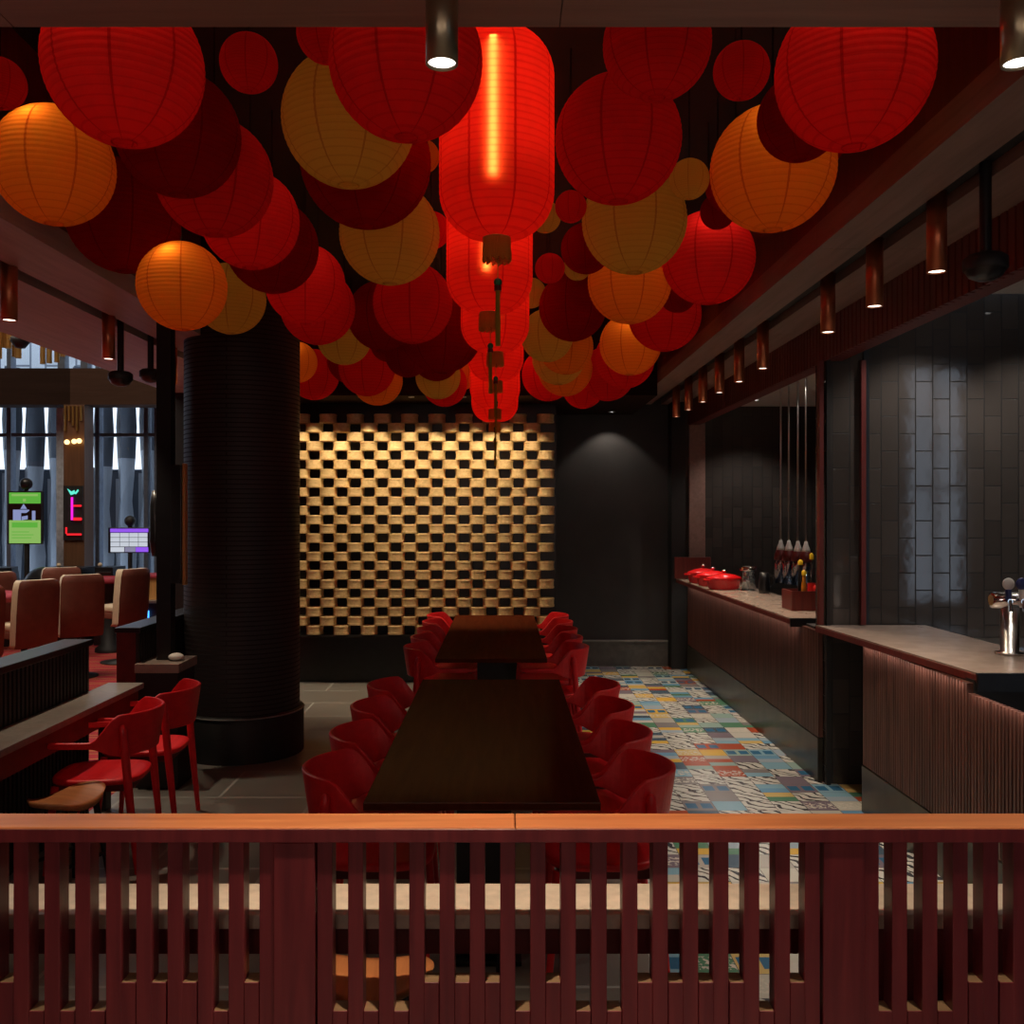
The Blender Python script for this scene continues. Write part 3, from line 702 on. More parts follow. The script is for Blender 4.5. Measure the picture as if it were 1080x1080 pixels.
# hanging glass pendants
def pendant(x, y, lab):
    t = thing('glass_pendant', lab, 'pendant lamp', (x, y, 3.03), group='glass pendants over the rear bar')
    MB().tube((0, 0, 0), (0, 0, -1.50), .009, n=8).build('cable', M['steel'], t)
    MB().lathe([(.001, -1.49), (.014, -1.49), (.02, -1.52), (.036, -1.56), (.040, -1.585), (.001, -1.585)], n=18).build('cap', M['white'], t)
    MB().lathe([(.040, -1.585), (.058, -1.62), (.062, -1.68), (.058, -1.68)], n=18).build('collar', M['dark_red'], t)
    MB().lathe([(.058, -1.68), (.060, -1.90), (.056, -1.90), (.054, -1.68)], n=18).build('shade', M['lamp_glass'], t)
    MB().tube((0, 0, -1.62), (0, 0, -1.72), .02, n=10).build('socket', M['amber'], t)
for k, (px, y) in enumerate(((823.5, 9.1), (832, 8.95), (841.5, 8.8), (850, 8.65))):
    pendant((px - 531) * y / 1000, y, 'glass tube pendant on a long cable over the rear bar, %s from the left' % ORD[k])
# beer tap tower
t = thing('beer_tower', 'steel beer tap tower standing on the near bar counter', 'tap tower', (2.67, 5.0, 1.056))
MB().lathe([(.001, 0), (.07, 0), (.07, .012), (.046, .016), (.046, .245), (.001, .245)], n=28).build('column', M['steel'], t)
MB().chain([(-.10, 0, .285), (-.095, 0, .285), (.30, 0, .285), (.305, 0, .285)], [.03, .043, .043, .03], 20).build('crossbar', M['chrome'], t)
for k, (x, m, m2) in enumerate(((-.045, M['white'], M['navy']), (.025, M['navy'], M['white']), (.10, M['orange'], M['redplastic']), (.18, M['white'], M['navy']))):
    MB().tube((x, -.02, .285), (x, -.09, .285), .014, n=10).tube((x, -.085, .29), (x, -.10, .235), .010, n=10).build('tap', M['chrome'], t)
    h = MB().tube((x, -.075, .29), (x, -.07, .345), .013, .016, 10).build('tap_handle', m2, t)
    MB().lathe([(.001, -.006), (.030, -.006), (.032, 0), (.030, .006), (.001, .006)], n=20).build('badge', m, h)
    bd = h.children[0]; bd.rotation_euler = (PI / 2, 0, 0); bd.location = (x, -.072, .375)

# ------------------------------------------------------------------ ceiling fittings
def spot(name, loc, energy, cone, blend=.6, col=(1, .80, .58), aim=None, r=.03):
    L = bpy.data.lights.new(name, 'SPOT'); L.energy = energy; L.spot_size = math.radians(cone); L.spot_blend = blend; L.color = col; L.shadow_soft_size = r
    o = bpy.data.objects.new(name, L); COL.objects.link(o); o.location = loc
    if aim is not None: o.rotation_euler = (Vector(aim) - Vector(loc)).to_track_quat('-Z', 'Y').to_euler()
    return o
def downlight(lab, x, y, ztop, zbot, mat, lens, group, rad=.04):
    t = thing('tube_downlight', lab, 'ceiling lamp', (x, y, ztop), group=group)
    h = ztop - zbot
    MB().lathe([(.001, -.001), (rad, -.001), (rad, -h), (rad * .86, -h), (rad * .84, -h + .012)], n=28).build('tube', mat, t)
    MB().disc((0, 0, -h + .006), rad * .85, up=False).build('lens', lens, t)
    return t
for k, x in enumerate((-1.45, -.14, 1.17)):
    if k: downlight(['', 'large brass tube downlight above the middle of the railing', 'large brass tube downlight at the top right corner'][k], x, 2.155, 3.03, 2.82, M['lamp_brass'], M['lens_cool'], 'brass downlights over the railing', .037)
    spot('railing_spot', (x, 2.155, 2.80), (55, 115, 65)[k], 62, .8)
ys = [3.94, 4.60, 5.26, 6.58, 7.24, 7.90, 8.56, 9.22, 9.88]
for k, y in enumerate(ys):
    downlight('copper tube downlight in the right soffit row, %s from the camera end' % ORD[k], 1.80, y, 3.13, 2.80, M['copper'], M['lens'], 'copper downlights in the right soffit')
    spot('bar_spot', (1.80, y, 2.785), 48, 62, .8)
for k, y in enumerate((4.93, 6.17, 7.35)):
    downlight('brass tube downlight in the left soffit row, %s from the camera end' % ORD[k], -2.55 - .02, y, 3.13, 2.80, M['copper'], M['lens'], 'tube downlights in the left soffit')
    spot('counter_spot', (-2.57, y, 2.785), 42, 60, .8)
def dome(x, y, zt, zb, lab):
    t = thing('pendant_dome', lab, 'ceiling fitting', (x, y, zt), group='black pendant domes')
    h = zt - zb
    MB().tube((0, 0, 0), (0, 0, -h + .09), .022, n=14).build('stem', M['black_gloss'], t)
    MB().lathe([(.001, -h + .10), (.06, -h + .10), (.08, -h + .085), (.08, -h + .045), (.075, -h + .04)], n=28).build('housing', M['black'], t)
    MB().lathe([(.074, -h + .042), (.06, -h + .018), (.03, -h + .003), (.001, -h)], n=28).build('lens', M['black_gloss'], t)
dome(1.83, 3.60, 3.13, 2.68, 'black camera dome on a stem below the right soffit')
dome(-2.605, 6.45, 3.13, 2.66, 'black camera dome on a stem below the left soffit')
dome(-2.605, 7.0, 3.13, 2.76, 'small black dome on a stem just behind the larger left dome')
# wall-washing lamps of the back soffit
for k, x in enumerate((-1.95, -1.42, -.92, -.40, .10)):
    t = thing('recessed_spotlight', 'tiny recessed spotlight over the steamer wall, %s from the left' % ORD[k], 'ceiling lamp', (x, 9.46, 2.96), group='recessed spotlights over the steamer wall')
    MB().lathe([(.03, 0), (.032, -.006), (.022, -.008), (.02, -.002)], n=16).build('ring', M['steel'], t)
    MB().disc((0, 0, -.003), .021, up=False).build('lens', M['lens_cool'], t)
    spot('wall_washer', (x, 9.42, 2.945), 24, 92, .35, (1, .78, .50), (x, 10.0, 1.25), .02)
t = thing('recessed_spotlight', 'recessed spotlight over the charcoal recess wall', 'ceiling lamp', (1.24, 10.85, 2.96))
MB().lathe([(.04, 0), (.042, -.006), (.03, -.008), (.028, -.002)], n=16).build('ring', M['steel'], t)
MB().disc((0, 0, -.003), .029, up=False).build('lens', M['lens_cool'], t)
spot('recess_washer', (1.24, 10.85, 2.94), 9, 95, .35, (1, .86, .70), (1.24, 11.1, 1.9), .03)
# bar interior lamps
for x, y, z, e in ((2.75, 5.85, 3.22, 26), (3.5, 5.85, 3.22, 22), (2.75, 4.6, 3.22, 20), (2.75, 10.3, 3.0, 18), (2.7, 8.6, 3.0, 14), (2.65, 7.2, 3.0, 14)):
    t = thing('recessed_spotlight', 'recessed spotlight in a white bar ceiling', 'ceiling lamp', (x, y, z + .03), group='recessed bar spotlights')
    MB().lathe([(.04, -.0), (.042, -.006), (.03, -.008), (.028, -.002)], n=16).build('ring', M['steel'], t)
    MB().disc((0, 0, -.003), .029, up=False).build('lens', M['lens_cool'], t)
    spot('bar_ceiling_spot', (x, y, z), e, 110, .6, (1, .90, .80))
for x, y in ():
    L = bpy.data.lights.new('bar_cove_light', 'POINT'); L.energy = 1.2; L.color = (1, .85, .68); L.shadow_soft_size = .1
    o = bpy.data.objects.new('bar_cove_light', L); COL.objects.link(o); o.location = (x, y, 2.6)

# ------------------------------------------------------------------ round lanterns
def sphere_shell():
    prof = []; NR = 22; S = 4; a0 = .16; tot = NR * S
    for i in range(tot + 1):
        z = -math.cos(a0) + 2 * math.cos(a0) * i / tot; 
        r = math.sqrt(max(0, 1 - z * z)); q = (i % S) / S
        k = 1 - .012 * (1 - math.sin(PI * q)) 
        prof.append((r * k, z * (1 if 0 < i < tot else 1)))
    return prof
SHELL = sphere_shell()
LMESH = {}
def lantern(x, y, z, R, kind, label, lit):
    cs = y / math.sqrt(x * x + y * y + (z - 1.8) ** 2); R *= cs ** .45
    t = thing('paper_lantern', label, 'lantern', (x, y, z), random.uniform(0, 6.28), 'round paper lanterns')
    t.scale = (R, R, R)
    if kind not in LMESH:
        a = MB().lathe(SHELL, n=44); o = a.build('shell', M['p_' + kind], t)
        b = MB()
        b.lathe([(.150, -.985), (.168, -.980), (.165, -.995), (.150, -.995), (.150, -.985)], n=24)
        rg = b.build('rim', M['p_' + kind], t); LMESH[kind] = (o.data, rg.data)
    else:
        for nm, me in zip(('shell', 'rim'), LMESH[kind]):
            o = bpy.data.objects.new(nm, me); COL.objects.link(o); o.parent = t
    w = .0035 / R; h = (3.95 - z) / R
    MB().tube((0, 0, .985), (0, 0, h), w, n=6).tube((-.15, 0, .985), (.15, 0, .985), w * 1.2, n=6).build('cord', M['black'], t)
    if not lit: lit = {'r': .17, 'd': .075, 'o': .22, 'y': .22}[kind]; dim = True  # unlit lanterns: weak bulb added in place of light from their neighbours
    else: dim = False
    if lit:
        L = bpy.data.lights.new('lantern_bulb_or_fill', 'POINT'); L.energy = lit * (R / .25) ** 2; L.shadow_soft_size = .03
        L.color = (1, .66, .34) if kind in 'oy' else (1, .55, .30)
        o = bpy.data.objects.new('lantern_bulb_or_fill', L); COL.objects.link(o); o.location = (x, y, z + .2 * R) if dim else (x - .05 * R, y - .62 * R, z + .55 * R)
HI, ME, LOW = .60, .52, .34
LAN = [
    (-1.158, 2.895, 3.164, 0.255, 'r', HI, 'large glowing red lantern at top left, bulb showing near the front beam'),
    (-1.687, 3.559, 3.103, 0.235, 'o', HI, 'glowing orange lantern with dark seams at the left edge'),
    (-1.922, 3.620, 3.440, 0.105, 'r', 0, 'small dark red lantern cut by the left edge'),
    (-0.813, 3.027, 3.236, 0.097, 'r', 0, 'small red lantern alone right of the big top-left lantern'),
    (-1.168, 3.405, 3.159, 0.232, 'd', 0, 'dim deep red lantern directly behind the big top-left one'),
    (-1.193, 3.911, 3.181, 0.250, 'r', 0, 'dull red lantern second behind the big top-left one'),
    (-1.862, 4.655, 3.257, 0.289, 'd', 0, 'dim deep red lantern behind the glowing orange one at left'),
    (-1.531, 4.517, 2.880, 0.217, 'o', HI, 'glowing orange lantern hanging lowest, left of the round pillar'),
    (-1.810, 6.285, 3.220, 0.239, 'y', 0, 'olive yellow lantern over the round pillar top'),
    (-1.178, 4.412, 3.163, 0.234, 'r', ME, 'bright red lantern above right of the low orange one'),
    (-1.236, 5.065, 3.223, 0.253, 'd', 0, 'dim brownish red lantern over the yellow one by the pillar'),
    (-1.175, 5.623, 3.155, 0.242, 'r', ME, 'glowing red lantern with seams right above the pillar edge'),
    (-1.200, 6.124, 3.129, 0.245, 'r', LOW, 'bright red lantern partly behind the glowing one above the pillar edge'),
    (-0.827, 6.460, 3.144, 0.239, 'd', 0, 'dim red lantern left behind the middle red one'),
    (-0.573, 5.998, 3.126, 0.255, 'r', 0, 'plain red lantern below the dull yellow one, left of the long lanterns'),
    (-0.572, 4.764, 3.201, 0.257, 'y', 0, 'dull yellow lantern beside the second long lantern'),
    (-0.558, 3.847, 3.223, 0.273, 'd', 0, 'wide deep red lantern under the orange-yellow one near the top'),
    (-0.540, 3.311, 3.174, 0.242, 'y', 0, 'large orange-yellow lantern under the big red one near the top'),
    (-0.281, 2.733, 3.101, 0.232, 'r', LOW, 'large red lantern at top, partly behind the middle brass downlight'),
    (-0.541, 2.893, 3.264, 0.095, 'r', 0, 'small red lantern peeking left of the large top one'),
    (-0.350, 4.122, 3.350, 0.074, 'o', 0, 'tiny orange lantern tucked left of the first long lantern'),
    (-0.387, 5.089, 3.317, 0.102, 'r', 0, 'tiny red lantern touching the second long lantern at left'),
    (-0.453, 6.870, 3.112, 0.302, 'd', 0, 'big dim red lantern left of the third long lantern'),
    (-1.286, 7.656, 3.216, 0.222, 'y', 0, 'olive yellow lantern behind the two bright red ones by the pillar'),
    (-1.186, 8.235, 3.060, 0.247, 'r', 0, 'red lantern low over the left part of the steamer wall'),
    (-1.208, 9.083, 3.072, 0.245, 'o', 0, 'orange lantern lowest over the left part of the steamer wall'),
    (-1.392, 8.648, 3.192, 0.216, 'd', 0, 'dim red lantern behind the low red one over the steamer wall'),
    (-1.855, 8.509, 3.153, 0.187, 'o', ME, 'orange lantern half hidden by the pillar'),
    (-1.789, 8.947, 3.106, 0.242, 'r', 0, 'dark red lantern next to the pillar, low over the steamer wall'),
    (-0.958, 7.916, 3.217, 0.158, 'd', 0, 'small dim red lantern under the left middle group'),
    (-0.735, 7.276, 3.015, 0.175, 'd', 0, 'dim red lantern behind the small one of the left middle group'),
    (-0.540, 7.609, 3.056, 0.198, 'd', 0, 'dark red lantern above the dull yellow one, left of the fourth long lantern'),
    (-0.553, 8.008, 2.953, 0.192, 'y', 0, 'dull yellow lantern low left of the farthest long lanterns'),
    (-0.404, 8.792, 3.110, 0.176, 'o', 0, 'small orange lantern close left of the farthest long lanterns'),
    (-0.522, 8.419, 2.945, 0.202, 'r', 0, 'red lantern lowest and farthest, left of the long lanterns'),
    (0.463, 2.860, 3.213, 0.172, 'r', 0, 'red lantern at top right of the first long lantern, cut by the beam'),
    (0.421, 3.480, 3.171, 0.240, 'r', 0, 'large red lantern just right of the first long lantern'),
    (0.773, 3.081, 3.236, 0.096, 'r', 0, 'small red lantern between the two top right groups'),
    (1.067, 2.888, 3.146, 0.251, 'r', HI, 'large glowing red lantern at top right, cut by the beam'),
    (1.054, 3.369, 3.202, 0.158, 'd', 0, 'deep red lantern wedged behind the large top right one'),
    (1.348, 3.975, 3.335, 0.080, 'd', 0, 'tiny dark red lantern right behind the top right orange one'),
    (1.080, 3.802, 3.180, 0.259, 'o', HI, 'large glowing orange lantern under the top right red one'),
    (1.008, 4.460, 3.218, 0.085, 'd', 0, 'tiny dim red lantern under the top right orange one'),
    (1.033, 4.216, 3.259, 0.139, 'd', 0, 'dim red lantern mostly behind the top right orange one'),
    (0.788, 4.022, 3.216, 0.088, 'y', 0, 'small yellow lantern between the two largest right groups'),
    (0.639, 4.634, 3.227, 0.262, 'y', 0, 'large yellow lantern below the large red one right of the long lanterns'),
    (1.128, 5.220, 3.204, 0.261, 'r', ME, 'glowing red lantern with seams near the right soffit'),
    (0.746, 5.609, 3.169, 0.252, 'o', ME, 'glowing orange lantern right under the large yellow one'),
    (1.155, 6.791, 3.219, 0.265, 'r', LOW, 'red lantern low beside the right soffit'),
    (1.131, 6.147, 3.220, 0.123, 'd', 0, 'small dim red lantern between two glowing red ones by the right soffit'),
    (0.461, 6.322, 3.172, 0.228, 'd', 0, 'plain deep red lantern right of the third long lantern'),
    (0.444, 5.098, 3.222, 0.138, 'd', 0, 'deep red lantern left behind the large yellow one'),
    (0.312, 4.390, 3.218, 0.075, 'r', 0, 'tiny red lantern between the first long lantern and the yellow one'),
    (0.200, 4.541, 3.217, 0.077, 'y', 0, 'tiny yellow lantern just behind the first long lantern'),
    (0.268, 5.474, 3.212, 0.088, 'r', 0, 'tiny red lantern right of the second long lantern'),
    (0.449, 5.753, 3.296, 0.086, 'y', 0, 'tiny yellow lantern above the plain deep red one'),
    (0.322, 7.006, 3.110, 0.196, 'y', 0, 'olive yellow lantern right of the fourth long lantern'),
    (0.188, 6.488, 3.305, 0.104, 'y', 0, 'tiny yellow lantern edge showing beside the second long lantern'),
    (0.488, 7.399, 3.095, 0.215, 'o', 0, 'dull orange lantern under the plain deep red one'),
    (0.456, 7.860, 3.081, 0.220, 'y', 0, 'olive yellow lantern seen as a crescent in the low right group'),
    (0.541, 8.328, 3.066, 0.242, 'o', LOW, 'orange lantern low in the right group over the steamer wall'),
    (0.415, 8.822, 3.088, 0.247, 'r', LOW, 'red lantern right beside the farthest long lantern'),
    (1.019, 7.605, 3.154, 0.251, 'o', HI, 'bright orange lantern with bulb glow in the low right group'),
    (1.044, 8.159, 3.130, 0.261, 'r', LOW, 'red lantern behind the bright orange one of the low right group'),
    (0.955, 8.684, 3.076, 0.252, 'r', 0, 'dim red lantern second behind the bright orange one'),
    (0.766, 9.117, 3.003, 0.201, 'r', LOW, 'small red lantern lowest and farthest in the right group'),
]
for a in LAN: lantern(*a[:4], a[4], a[6], a[5])

# ------------------------------------------------------------------ long lanterns with fringe and tassel
def long_lantern(x, y, zb, R, H, label, first):
    t = thing('long_lantern', label, 'lantern', (x, y, zb), .16, 'long red lanterns in the centre row')
    prof = []; n = 30; S = 3
    for i in range(n * S + 1):
        z = H * i / (n * S); e = min(z, H - z); rr = R * .80
        r = R if e >= rr else R * (.23 + .77 * math.sqrt(max(0, 1 - ((rr - e) / rr) ** 2)))
        prof.append((r * (1 - .012 * (1 - math.sin(PI * (i % S) / S))), z))
    MB().lathe(prof, n=48).build('shell', M['p_l'], t)
    MB().lathe([(R * .22, -.004), (R * .24, .0), (R * .24, .018), (R * .22, .02)], n=28).build('rim', M['gold'], t)
    fr = MB(); k = 40
    for i in range(k):
        a = 2 * PI * i / k; c, s = math.cos(a) * R * .225, math.sin(a) * R * .225
        fr.tube((c, s, -.002), (c * 1.05, s * 1.05, -.082 - .006 * (i % 3)), .0042, .0055, 5)
    fr.build('fringe', M['fringe'], t)
    ts = MB().tube((.004, 0, .0), (.004, 0, -.165), .0018, n=6).tube((.004, 0, -.19), (.004, 0, -.42), .0085, .0105, 10)
    o = ts.build('tassel', M['tassel'], t)
    MB().ball((.004, 0, -.172), .016, 12, 8).build('bead', M['green'], o)
    MB().tube((.004, 0, -.186), (.004, 0, -.205), .0145, n=10).build('band', M['dark_red'], o)
    h = 3.95 - zb
    MB().tube((0, 0, H), (0, 0, h), .004, n=6).tube((-R * .3, 0, H - .002), (R * .3, 0, H - .002), .004, n=6).build('cord', M['black'], t)
    L = bpy.data.lights.new('long_lantern_strip', 'AREA'); L.shape = 'RECTANGLE'; L.size = .024; L.size_y = .56; L.energy = .85; L.color = (1, .80, .45)
    o = bpy.data.objects.new('long_lantern_strip', L); COL.objects.link(o); o.location = (x - .012, y - R * .935, zb + H * .56); o.rotation_euler = (-PI / 2, 0, 0)
    for fz, e in ((.74, .46), (.42, .34)):
        L = bpy.data.lights.new('long_lantern_bulb', 'POINT'); L.energy = 2.5 * e; L.color = (1, .16, .20); L.shadow_soft_size = .03
        o = bpy.data.objects.new('long_lantern_bulb', L); COL.objects.link(o); o.location = (x, y - R * .2, zb + H * fz)
for k, (x, y, zb) in enumerate(((-.026, 3.69, 2.87), (-.072, 4.93, 2.84), (-.055, 6.2, 2.85), (-.063, 7.55, 2.85), (-.076, 8.5, 2.73), (-.083, 9.08, 2.67))):
    long_lantern(x, y, zb, .225, .80, 'long red lantern with gold fringe, %s in the centre row from the camera' % ORD[k], k == 0)

# ------------------------------------------------------------------ gaming hall
def gchair(x, y, rz, lab, cream_back=False):
    t = thing('gaming_chair', lab, 'chair', (x, y, 0), rz, 'upholstered gaming chairs'); t.scale = (.88, .95, 1)
    def slab(w0, w1, z0, z1, y0, y1, b): return MB().bbox(-w0, w0, y0, y1, z0, z1, b, 4)
    # local: faces +Y, back at -Y
    o = MB()
    cs = 12; vs = []
    rows = [(.46, -.20, .245), (.50, -.235, .25), (.8, -.262, .255), (1.04, -.285, .25), (1.11, -.288, .235), (1.135, -.275, .20)]
    for z, yy, w in rows:
        for i in range(cs + 1):
            u = -1 + 2 * i / cs; vs.append((u * w, yy + .05 * abs(u) ** 3, z))
    W = cs + 1
    o.add(vs, [(r * W + i, r * W + i + 1, (r + 1) * W + i + 1, (r + 1) * W + i) for r in range(len(rows) - 1) for i in range(cs)], True)
    o.build('back_cover', M['tan'], t)
    f = MB(); vs = []
    for z, yy, w in rows:
        for i in range(cs + 1):
            u = -1 + 2 * i / cs; vs.append((u * w, yy + .10 + .06 * u * u, z))
    f.add(vs, [(r * W + i, (r + 1) * W + i, (r + 1) * W + i + 1, r * W + i + 1) for r in range(len(rows) - 1) for i in range(cs)], True)
    n = len(vs); f2 = vs; b2 = [(u[0], u[1], u[2]) for u in vs]
    back = []
    for z, yy, w in rows:
        for i in range(cs + 1):
            u = -1 + 2 * i / cs; back.append((u * w, yy + .05 * abs(u) ** 3 + .004, z))
    allv = vs + back; fs = []
    for r in range(len(rows) - 1):
        for i in (0, cs):
            a, b_ = r * W + i, (r + 1) * W + i; fs.append((a, n + a, n + b_, b_) if i == 0 else (a, b_, n + b_, n + a))
    top = (len(rows) - 1) * W
    for i in range(cs): fs.append((top + i, n + top + i, n + top + i + 1, top + i + 1)); fs.append((i, i + 1, n + i + 1, n + i))
    f.add(allv, fs, True); f.build('backrest', M['cream'], t)
    MB().bbox(-.25, .25, -.13, .26, .62, .70, .03, 3).build('seat', M['cream'], t)
    MB().bbox(-.25, .25, -.15, .27, .55, .62, .012, 2).build('seat_base', M['tan'], t)
    MB().tube((0, .05, .03), (0, .05, .55), .035, n=14).lathe([(.001, 0), (.24, 0), (.24, .015), (.04, .04), (.035, .06)], (0, .05, 0), 28).build('pedestal', M['black'], t)
    return t
gchair(-4.80, 9.55, 1.0, 'brown-backed gaming chair nearest the glossy partition top')
gchair(-4.66, 10.4, .62, 'brown-backed gaming chair turned square away, middle of the group')
gchair(-4.58, 11.4, 1.12, 'brown-backed gaming chair showing its cream seat, right of the group')
gchair(-4.90, 8.7, .95, 'brown gaming chair cut by the left edge, lower one')
gchair(-5.50, 11.75, .55, 'cream-topped gaming chair behind the square-on one')
gchair(-5.85, 10.75, .95, 'cream-topped gaming chair cut by the left edge, farther one')
def gtable(x, y, lab, q=1):
    t = thing('gaming_table', lab, 'gaming table', (x, y, 0), 0, 'gaming tables')
    MB().lathe([(.001, .90), (.74, .90), (.76, .92), (.76, .95), (.74, .965), (.66, .965), (.65, .955), (.001, .955)], n=40, sx=q, sy=.7 * q).build('tabletop', M['felt'], t)
    MB().lathe([(.32, 0), (.32, .05), (.2, .1), (.2, .80), (.4, .90)], n=28, sx=q, sy=q).build('pedestal', M['black'], t)
gtable(-5.65, 9.75, 'round gaming table with dusky red felt left of the brown-backed chairs')
gtable(-5.12, 12.32, 'round gaming table with dusky red felt under the violet screen', .55)
t = thing('timber_cabinet', 'golden brown cabinet with lit shelf behind the black post', 'cabinet', (-4.3, 12.2, 0))
MB().bbox(-4.63, -4.02, 12.0, 12.5, .70, .98, .005).build('cupboard', M['gold_wood'], t, True)
MB().bbox(-4.68, -3.98, 11.97, 12.53, .98, 1.01, .004).build('top', M['felt'], t, True)
MB().box(-4.63, -4.02, 12.05, 12.5, 0, .66).build('base', M['black'], t, True)
MB().bbox(-4.68, -3.98, 11.95, 12.53, .66, .70, .003).build('shelf', M['steel'], t, True)
MB().bbox(-4.55, -4.50, 12.02, 12.045, .45, .56, .004).build('blue_lamp', M['blueglow'], t, True)
for x, y, rz, lab in ((-6.95, 12.9, .3, 'dark gaming machine console at the far left below the green sign'), (-5.95, 13.0, -.0, 'dark gaming machine console under the brass column'), (-5.43, 13.1, 0, 'dark upright machine left of the violet screen')):
    t = thing('gaming_console', lab, 'gaming machine', (x, y, 0), rz, 'dark gaming consoles'); q = .45 if rz == 0 and x > -5.6 else 1
    MB().prism([(u * q, z) for u, z in ((-.3, 0), (.3, 0), (.3, .85), (.27, 1.06), (-.27, 1.06), (-.3, .85))], -.22, .22).build('cabinet', M['black_gloss'], t)
    MB().bbox(-.23 * q, .23 * q, -.235, -.22, .68, 1.0, .004).build('display', M['screen_black'], t)
    MB().ball((-.1, -.1, 1.09), .03, 12, 8).build('lamp', M['cream'], t)
for x, y, rz, lab in ((-6.62, 12.15, .2, 'rounded black chair back below the green sign, left one'), (-5.98, 12.35, -.1, 'rounded black chair back below the green sign, right one')):
    t = thing('black_chair', lab, 'chair', (x, y, 0), rz, 'black tub chairs in the hall')
    MB().ball((0, 0, .80), .30, 24, 14, 1, .55, 1).build('backrest', M['black_gloss'], t)
    MB().bbox(-.25, .25, -.05, .35, .55, .64, .03, 3).build('seat', M['black'], t)
    MB().tube((0, .1, .0), (0, .1, .56), .04, n=12).build('pedestal', M['black'], t)
# green sign on a post
t = thing('display_sign', 'upright green and black display sign on a black post', 'sign', (-6.55, 13.0, 0))
MB().bbox(-6.80, -6.33, 13.0, 13.06, 1.37, 2.10, .006).build('casing', M['black_gloss'], t, True)
MB().box(-6.775, -6.345, 12.994, 13.0, 1.93, 2.08).build('header', M['screen_green'], t, True)
MB().box(-6.74, -6.38, 12.990, 12.994, 2.03, 2.06).box(-6.585, -6.545, 12.990, 12.994, 1.955, 1.995).build('header_mark', M['screen_lime'], t, True)
MB().box(-6.775, -6.345, 12.994, 13.0, 1.70, 1.93).build('picture', M['screen_black'], t, True)
em = MB().prism([(-6.72, 1.70), (-6.61, 1.70), (-6.61, 1.80), (-6.54, 1.80), (-6.50, 1.83), (-6.50, 1.845), (-6.72, 1.845)], 12.990, 12.994).prism([(-6.62, 1.855), (-6.53, 1.855), (-6.575, 1.925)], 12.990, 12.994)
em.prism([(-6.60, 1.70), (-6.52, 1.715), (-6.52, 1.765), (-6.60, 1.75)], 12.990, 12.994).box(-6.46, -6.415, 12.990, 12.994, 1.70, 1.83).build('emblem', M['screen_pale'], t, True)
MB().box(-6.775, -6.345, 12.994, 13.0, 1.385, 1.70).build('text_field', M['screen_lime'], t, True)
MB().box(-6.735, -6.385, 12.990, 12.994, 1.60, 1.67).box(-6.735, -6.50, 12.990, 12.994, 1.535, 1.545).box(-6.735, -6.44, 12.990, 12.994, 1.495, 1.505).box(-6.735, -6.47, 12.990, 12.994, 1.455, 1.465).build('text_lines', M['screen_green'], t, True)
MB().tube((-6.56, 13.05, 0), (-6.56, 13.05, 1.37), .035, n=12).build('post', M['black'], t, True)
MB().tube((-6.56, 13.03, 2.10), (-6.56, 13.03, 2.16), .03, n=10).ball((-6.56, 13.03, 2.20), .085, 18, 12).build('beacon', M['black_gloss'], t, True)
# violet screen
t = thing('results_screen', 'wide white and violet screen on a stand in front of the facade', 'screen', (-5.15, 13.0, 0))
MB().bbox(-5.42, -4.85, 13.0, 13.05, 1.25, 1.60, .006).build('casing', M['black_gloss'], t, True)
MB().box(-5.39, -4.87, 12.994, 13.0, 1.535, 1.585).build('title_bar', M['screen_violet'], t, True)
g = MB()
for i in range(4):
    for j in range(3): g.box(-5.385 + i * .128, -5.265 + i * .128, 12.994, 13.0, 1.34 + j * .064, 1.398 + j * .064)
g.box(-5.385, -5.20, 12.994, 13.0, 1.265, 1.332).build('table_cells', M['screen_white'], t, True)
MB().box(-5.19, -5.045, 12.994, 13.0, 1.265, 1.332).build('grey_cell', M['screen_grey'], t, True)
MB().box(-5.04, -4.87, 12.994, 13.0, 1.265, 1.332).build('violet_cell', M['screen_violet'], t, True)
MB().tube((-5.13, 13.03, 0), (-5.13, 13.03, 1.25), .03, n=12).build('post', M['black'], t, True)
MB().tube((-5.13, 13.03, 1.60), (-5.13, 13.03, 1.64), .03, n=10).ball((-5.13, 13.03, 1.69), .075, 18, 12).build('beacon', M['black'], t, True)
# brown column with neon letter
t = thing('timber_column', 'brown timber clad column in front of the hall glazing', 'column', (-6.03, 13.5, 0))
MB().box(-6.17, -5.88, 13.3, 13.6, 0, 3.32).build('cladding', wood('column_wood', (.10, .045, .02), (.16, .075, .035), .45, 'Z', 5), t, True)
for k in range(5): MB().tube((-6.14 + .055 * k, 13.28, 3.3), (-6.14 + .055 * k, 13.28, 2.95 + .07 * ((k * 2) % 3)), .017, n=10).build('hanging_tube', M['brass'], t, True)
lp = MB()
for x in (-6.10, -6.00, -5.93): lp.ball((x, 13.25, 2.80 + (x + 6.0) * .1), .035, 14, 8)
lp.build('globe_lamp', emit('warm_globe', (1, .62, .22), 2.0), t, True)
t = thing('neon_sign', 'red and magenta neon letter E on the brown timber column', 'sign', (-6.0, 13.28, 1.5))
MB().box(-6.16, -5.89, 13.27, 13.298, 1.42, 2.18).build('backing', M['black'], t, True)
MB().tube((-6.03, 13.25, 1.70), (-6.03, 13.25, 2.02), .016, n=8).build('upright_tube', M['pink'], t, True)
MB().tube((-6.01, 13.25, 1.90), (-5.90, 13.25, 1.90), .013, n=8).tube((-6.01, 13.25, 1.715), (-5.90, 13.25, 1.715), .02, n=8).tube((-6.10, 13.25, 1.50), (-5.90, 13.25, 1.50), .013, n=8).tube((-6.11, 13.25, 1.51), (-6.11, 13.25, 1.60), .012, n=8).build('bar_tube', M['neonred'], t, True)
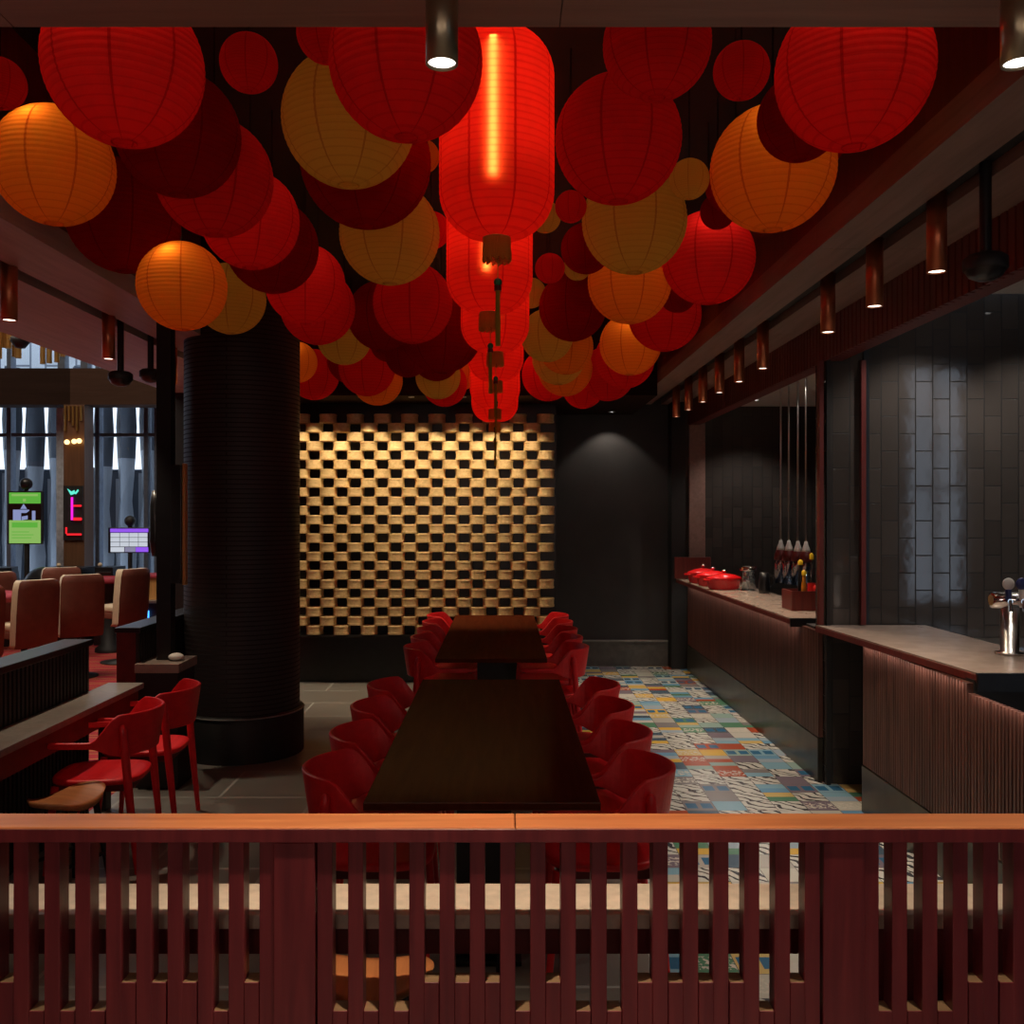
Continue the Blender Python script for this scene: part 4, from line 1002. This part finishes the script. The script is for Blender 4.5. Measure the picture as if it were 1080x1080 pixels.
MB().prism([(-6.10, 2.14), (-6.05, 2.05), (-5.99, 2.07), (-6.0, 2.12), (-6.04, 2.10)], 13.255, 13.262).prism([(-5.98, 2.06), (-5.94, 2.11), (-5.95, 2.13), (-6.0, 2.08)], 13.255, 13.262).build('leaf_mark', emit('teal_neon', (.08, .55, .42), 1.0), t, True)
# chandelier of brass tubes high in the hall
t = thing('tube_chandelier', 'chandelier of hanging brass tubes high in the gaming hall', 'chandelier', (-5.6, 11.0, 6.2))
rng = random.Random(3)
for k in range(26):
    px = rng.uniform(-60, 22) if k < 20 else (45, 52, 60, 66, 74, 30)[k - 20]
    yb = rng.uniform(356, 380) if k < 20 else (384, 383, 382, 376, 374, 352)[k - 20]
    yy = rng.uniform(10.8, 11.2); x = (px - 531) * yy / 1000; z = 1.8 + (541 - yb) * yy / 1000
    MB().tube((x, yy, z), (x, yy, 6.0), .03 if k >= 20 else .038, n=10).build('tube', M['brass'], t, True)
MB().bbox(-6.7, -4.9, 10.7, 11.3, 6.0, 6.2, .01).build('ceiling_plate', M['black'], t, True)
t = thing('pendant_lamp', 'dark dome fitting hanging beside the brass tubes', 'ceiling fitting', (-5.3, 10.4, 6.2))
MB().tube((-5.30, 10.4, 3.74), (-5.30, 10.4, 6.2), .015, n=8).build('stem', M['black'], t, True)
MB().lathe([(.001, .12), (.04, .12), (.10, .06), (.10, .02), (.05, -.05), (.001, -.06)], (-5.30, 10.4, 3.66), 20).build('shade', M['black'], t, True)

# ------------------------------------------------------------------ light
w = bpy.data.worlds.new('world'); SC.world = w; w.use_nodes = True
bg = w.node_tree.nodes['Background']; bg.inputs[0].default_value = (.66, .78, .92, 1); bg.inputs[1].default_value = 1.5
def area(name, loc, aim, sx, sy, e, col):
    L = bpy.data.lights.new(name, 'AREA'); L.shape = 'RECTANGLE'; L.size = sx; L.size_y = sy; L.energy = e; L.color = col
    o = bpy.data.objects.new(name, L); COL.objects.link(o); o.location = loc
    o.rotation_euler = (Vector(aim) - Vector(loc)).to_track_quat('-Z', 'Y').to_euler()
area('hall_ceiling_light', (-6, 9.5, 6.1), (-6, 9.5, 0), 4, 4, 210, (1, .84, .68))
for x, y, z, e in ((-1.2, -1.6, 2.2, 12), (1.6, -1.6, 2.2, 12), (0.1, -3.0, 1.6, 14)):
    L = bpy.data.lights.new('front_fill_lamp', 'POINT'); L.energy = e; L.color = (1, .76, .66); L.shadow_soft_size = .25
    o = bpy.data.objects.new('front_fill_lamp', L); COL.objects.link(o); o.location = (x, y, z)  # added fill lamps, unseen, to brighten the railing front and ceilings
area('front_fill_panel', (0, -1.6, 2.98), (0, -1.2, 0), 3.0, 1.2, 16, (1, .74, .62))  # unseen overhead fill, added to light the railing front

vs = SC.view_settings
vs.view_transform = 'Standard'; vs.look = 'None'; vs.gamma = 1; vs.exposure = .7; vs.use_curve_mapping = False
SC.cycles.max_bounces = 8; SC.cycles.diffuse_bounces = 4; SC.cycles.glossy_bounces = 4; SC.cycles.transparent_max_bounces = 12
SC.cycles.sample_clamp_indirect = 4
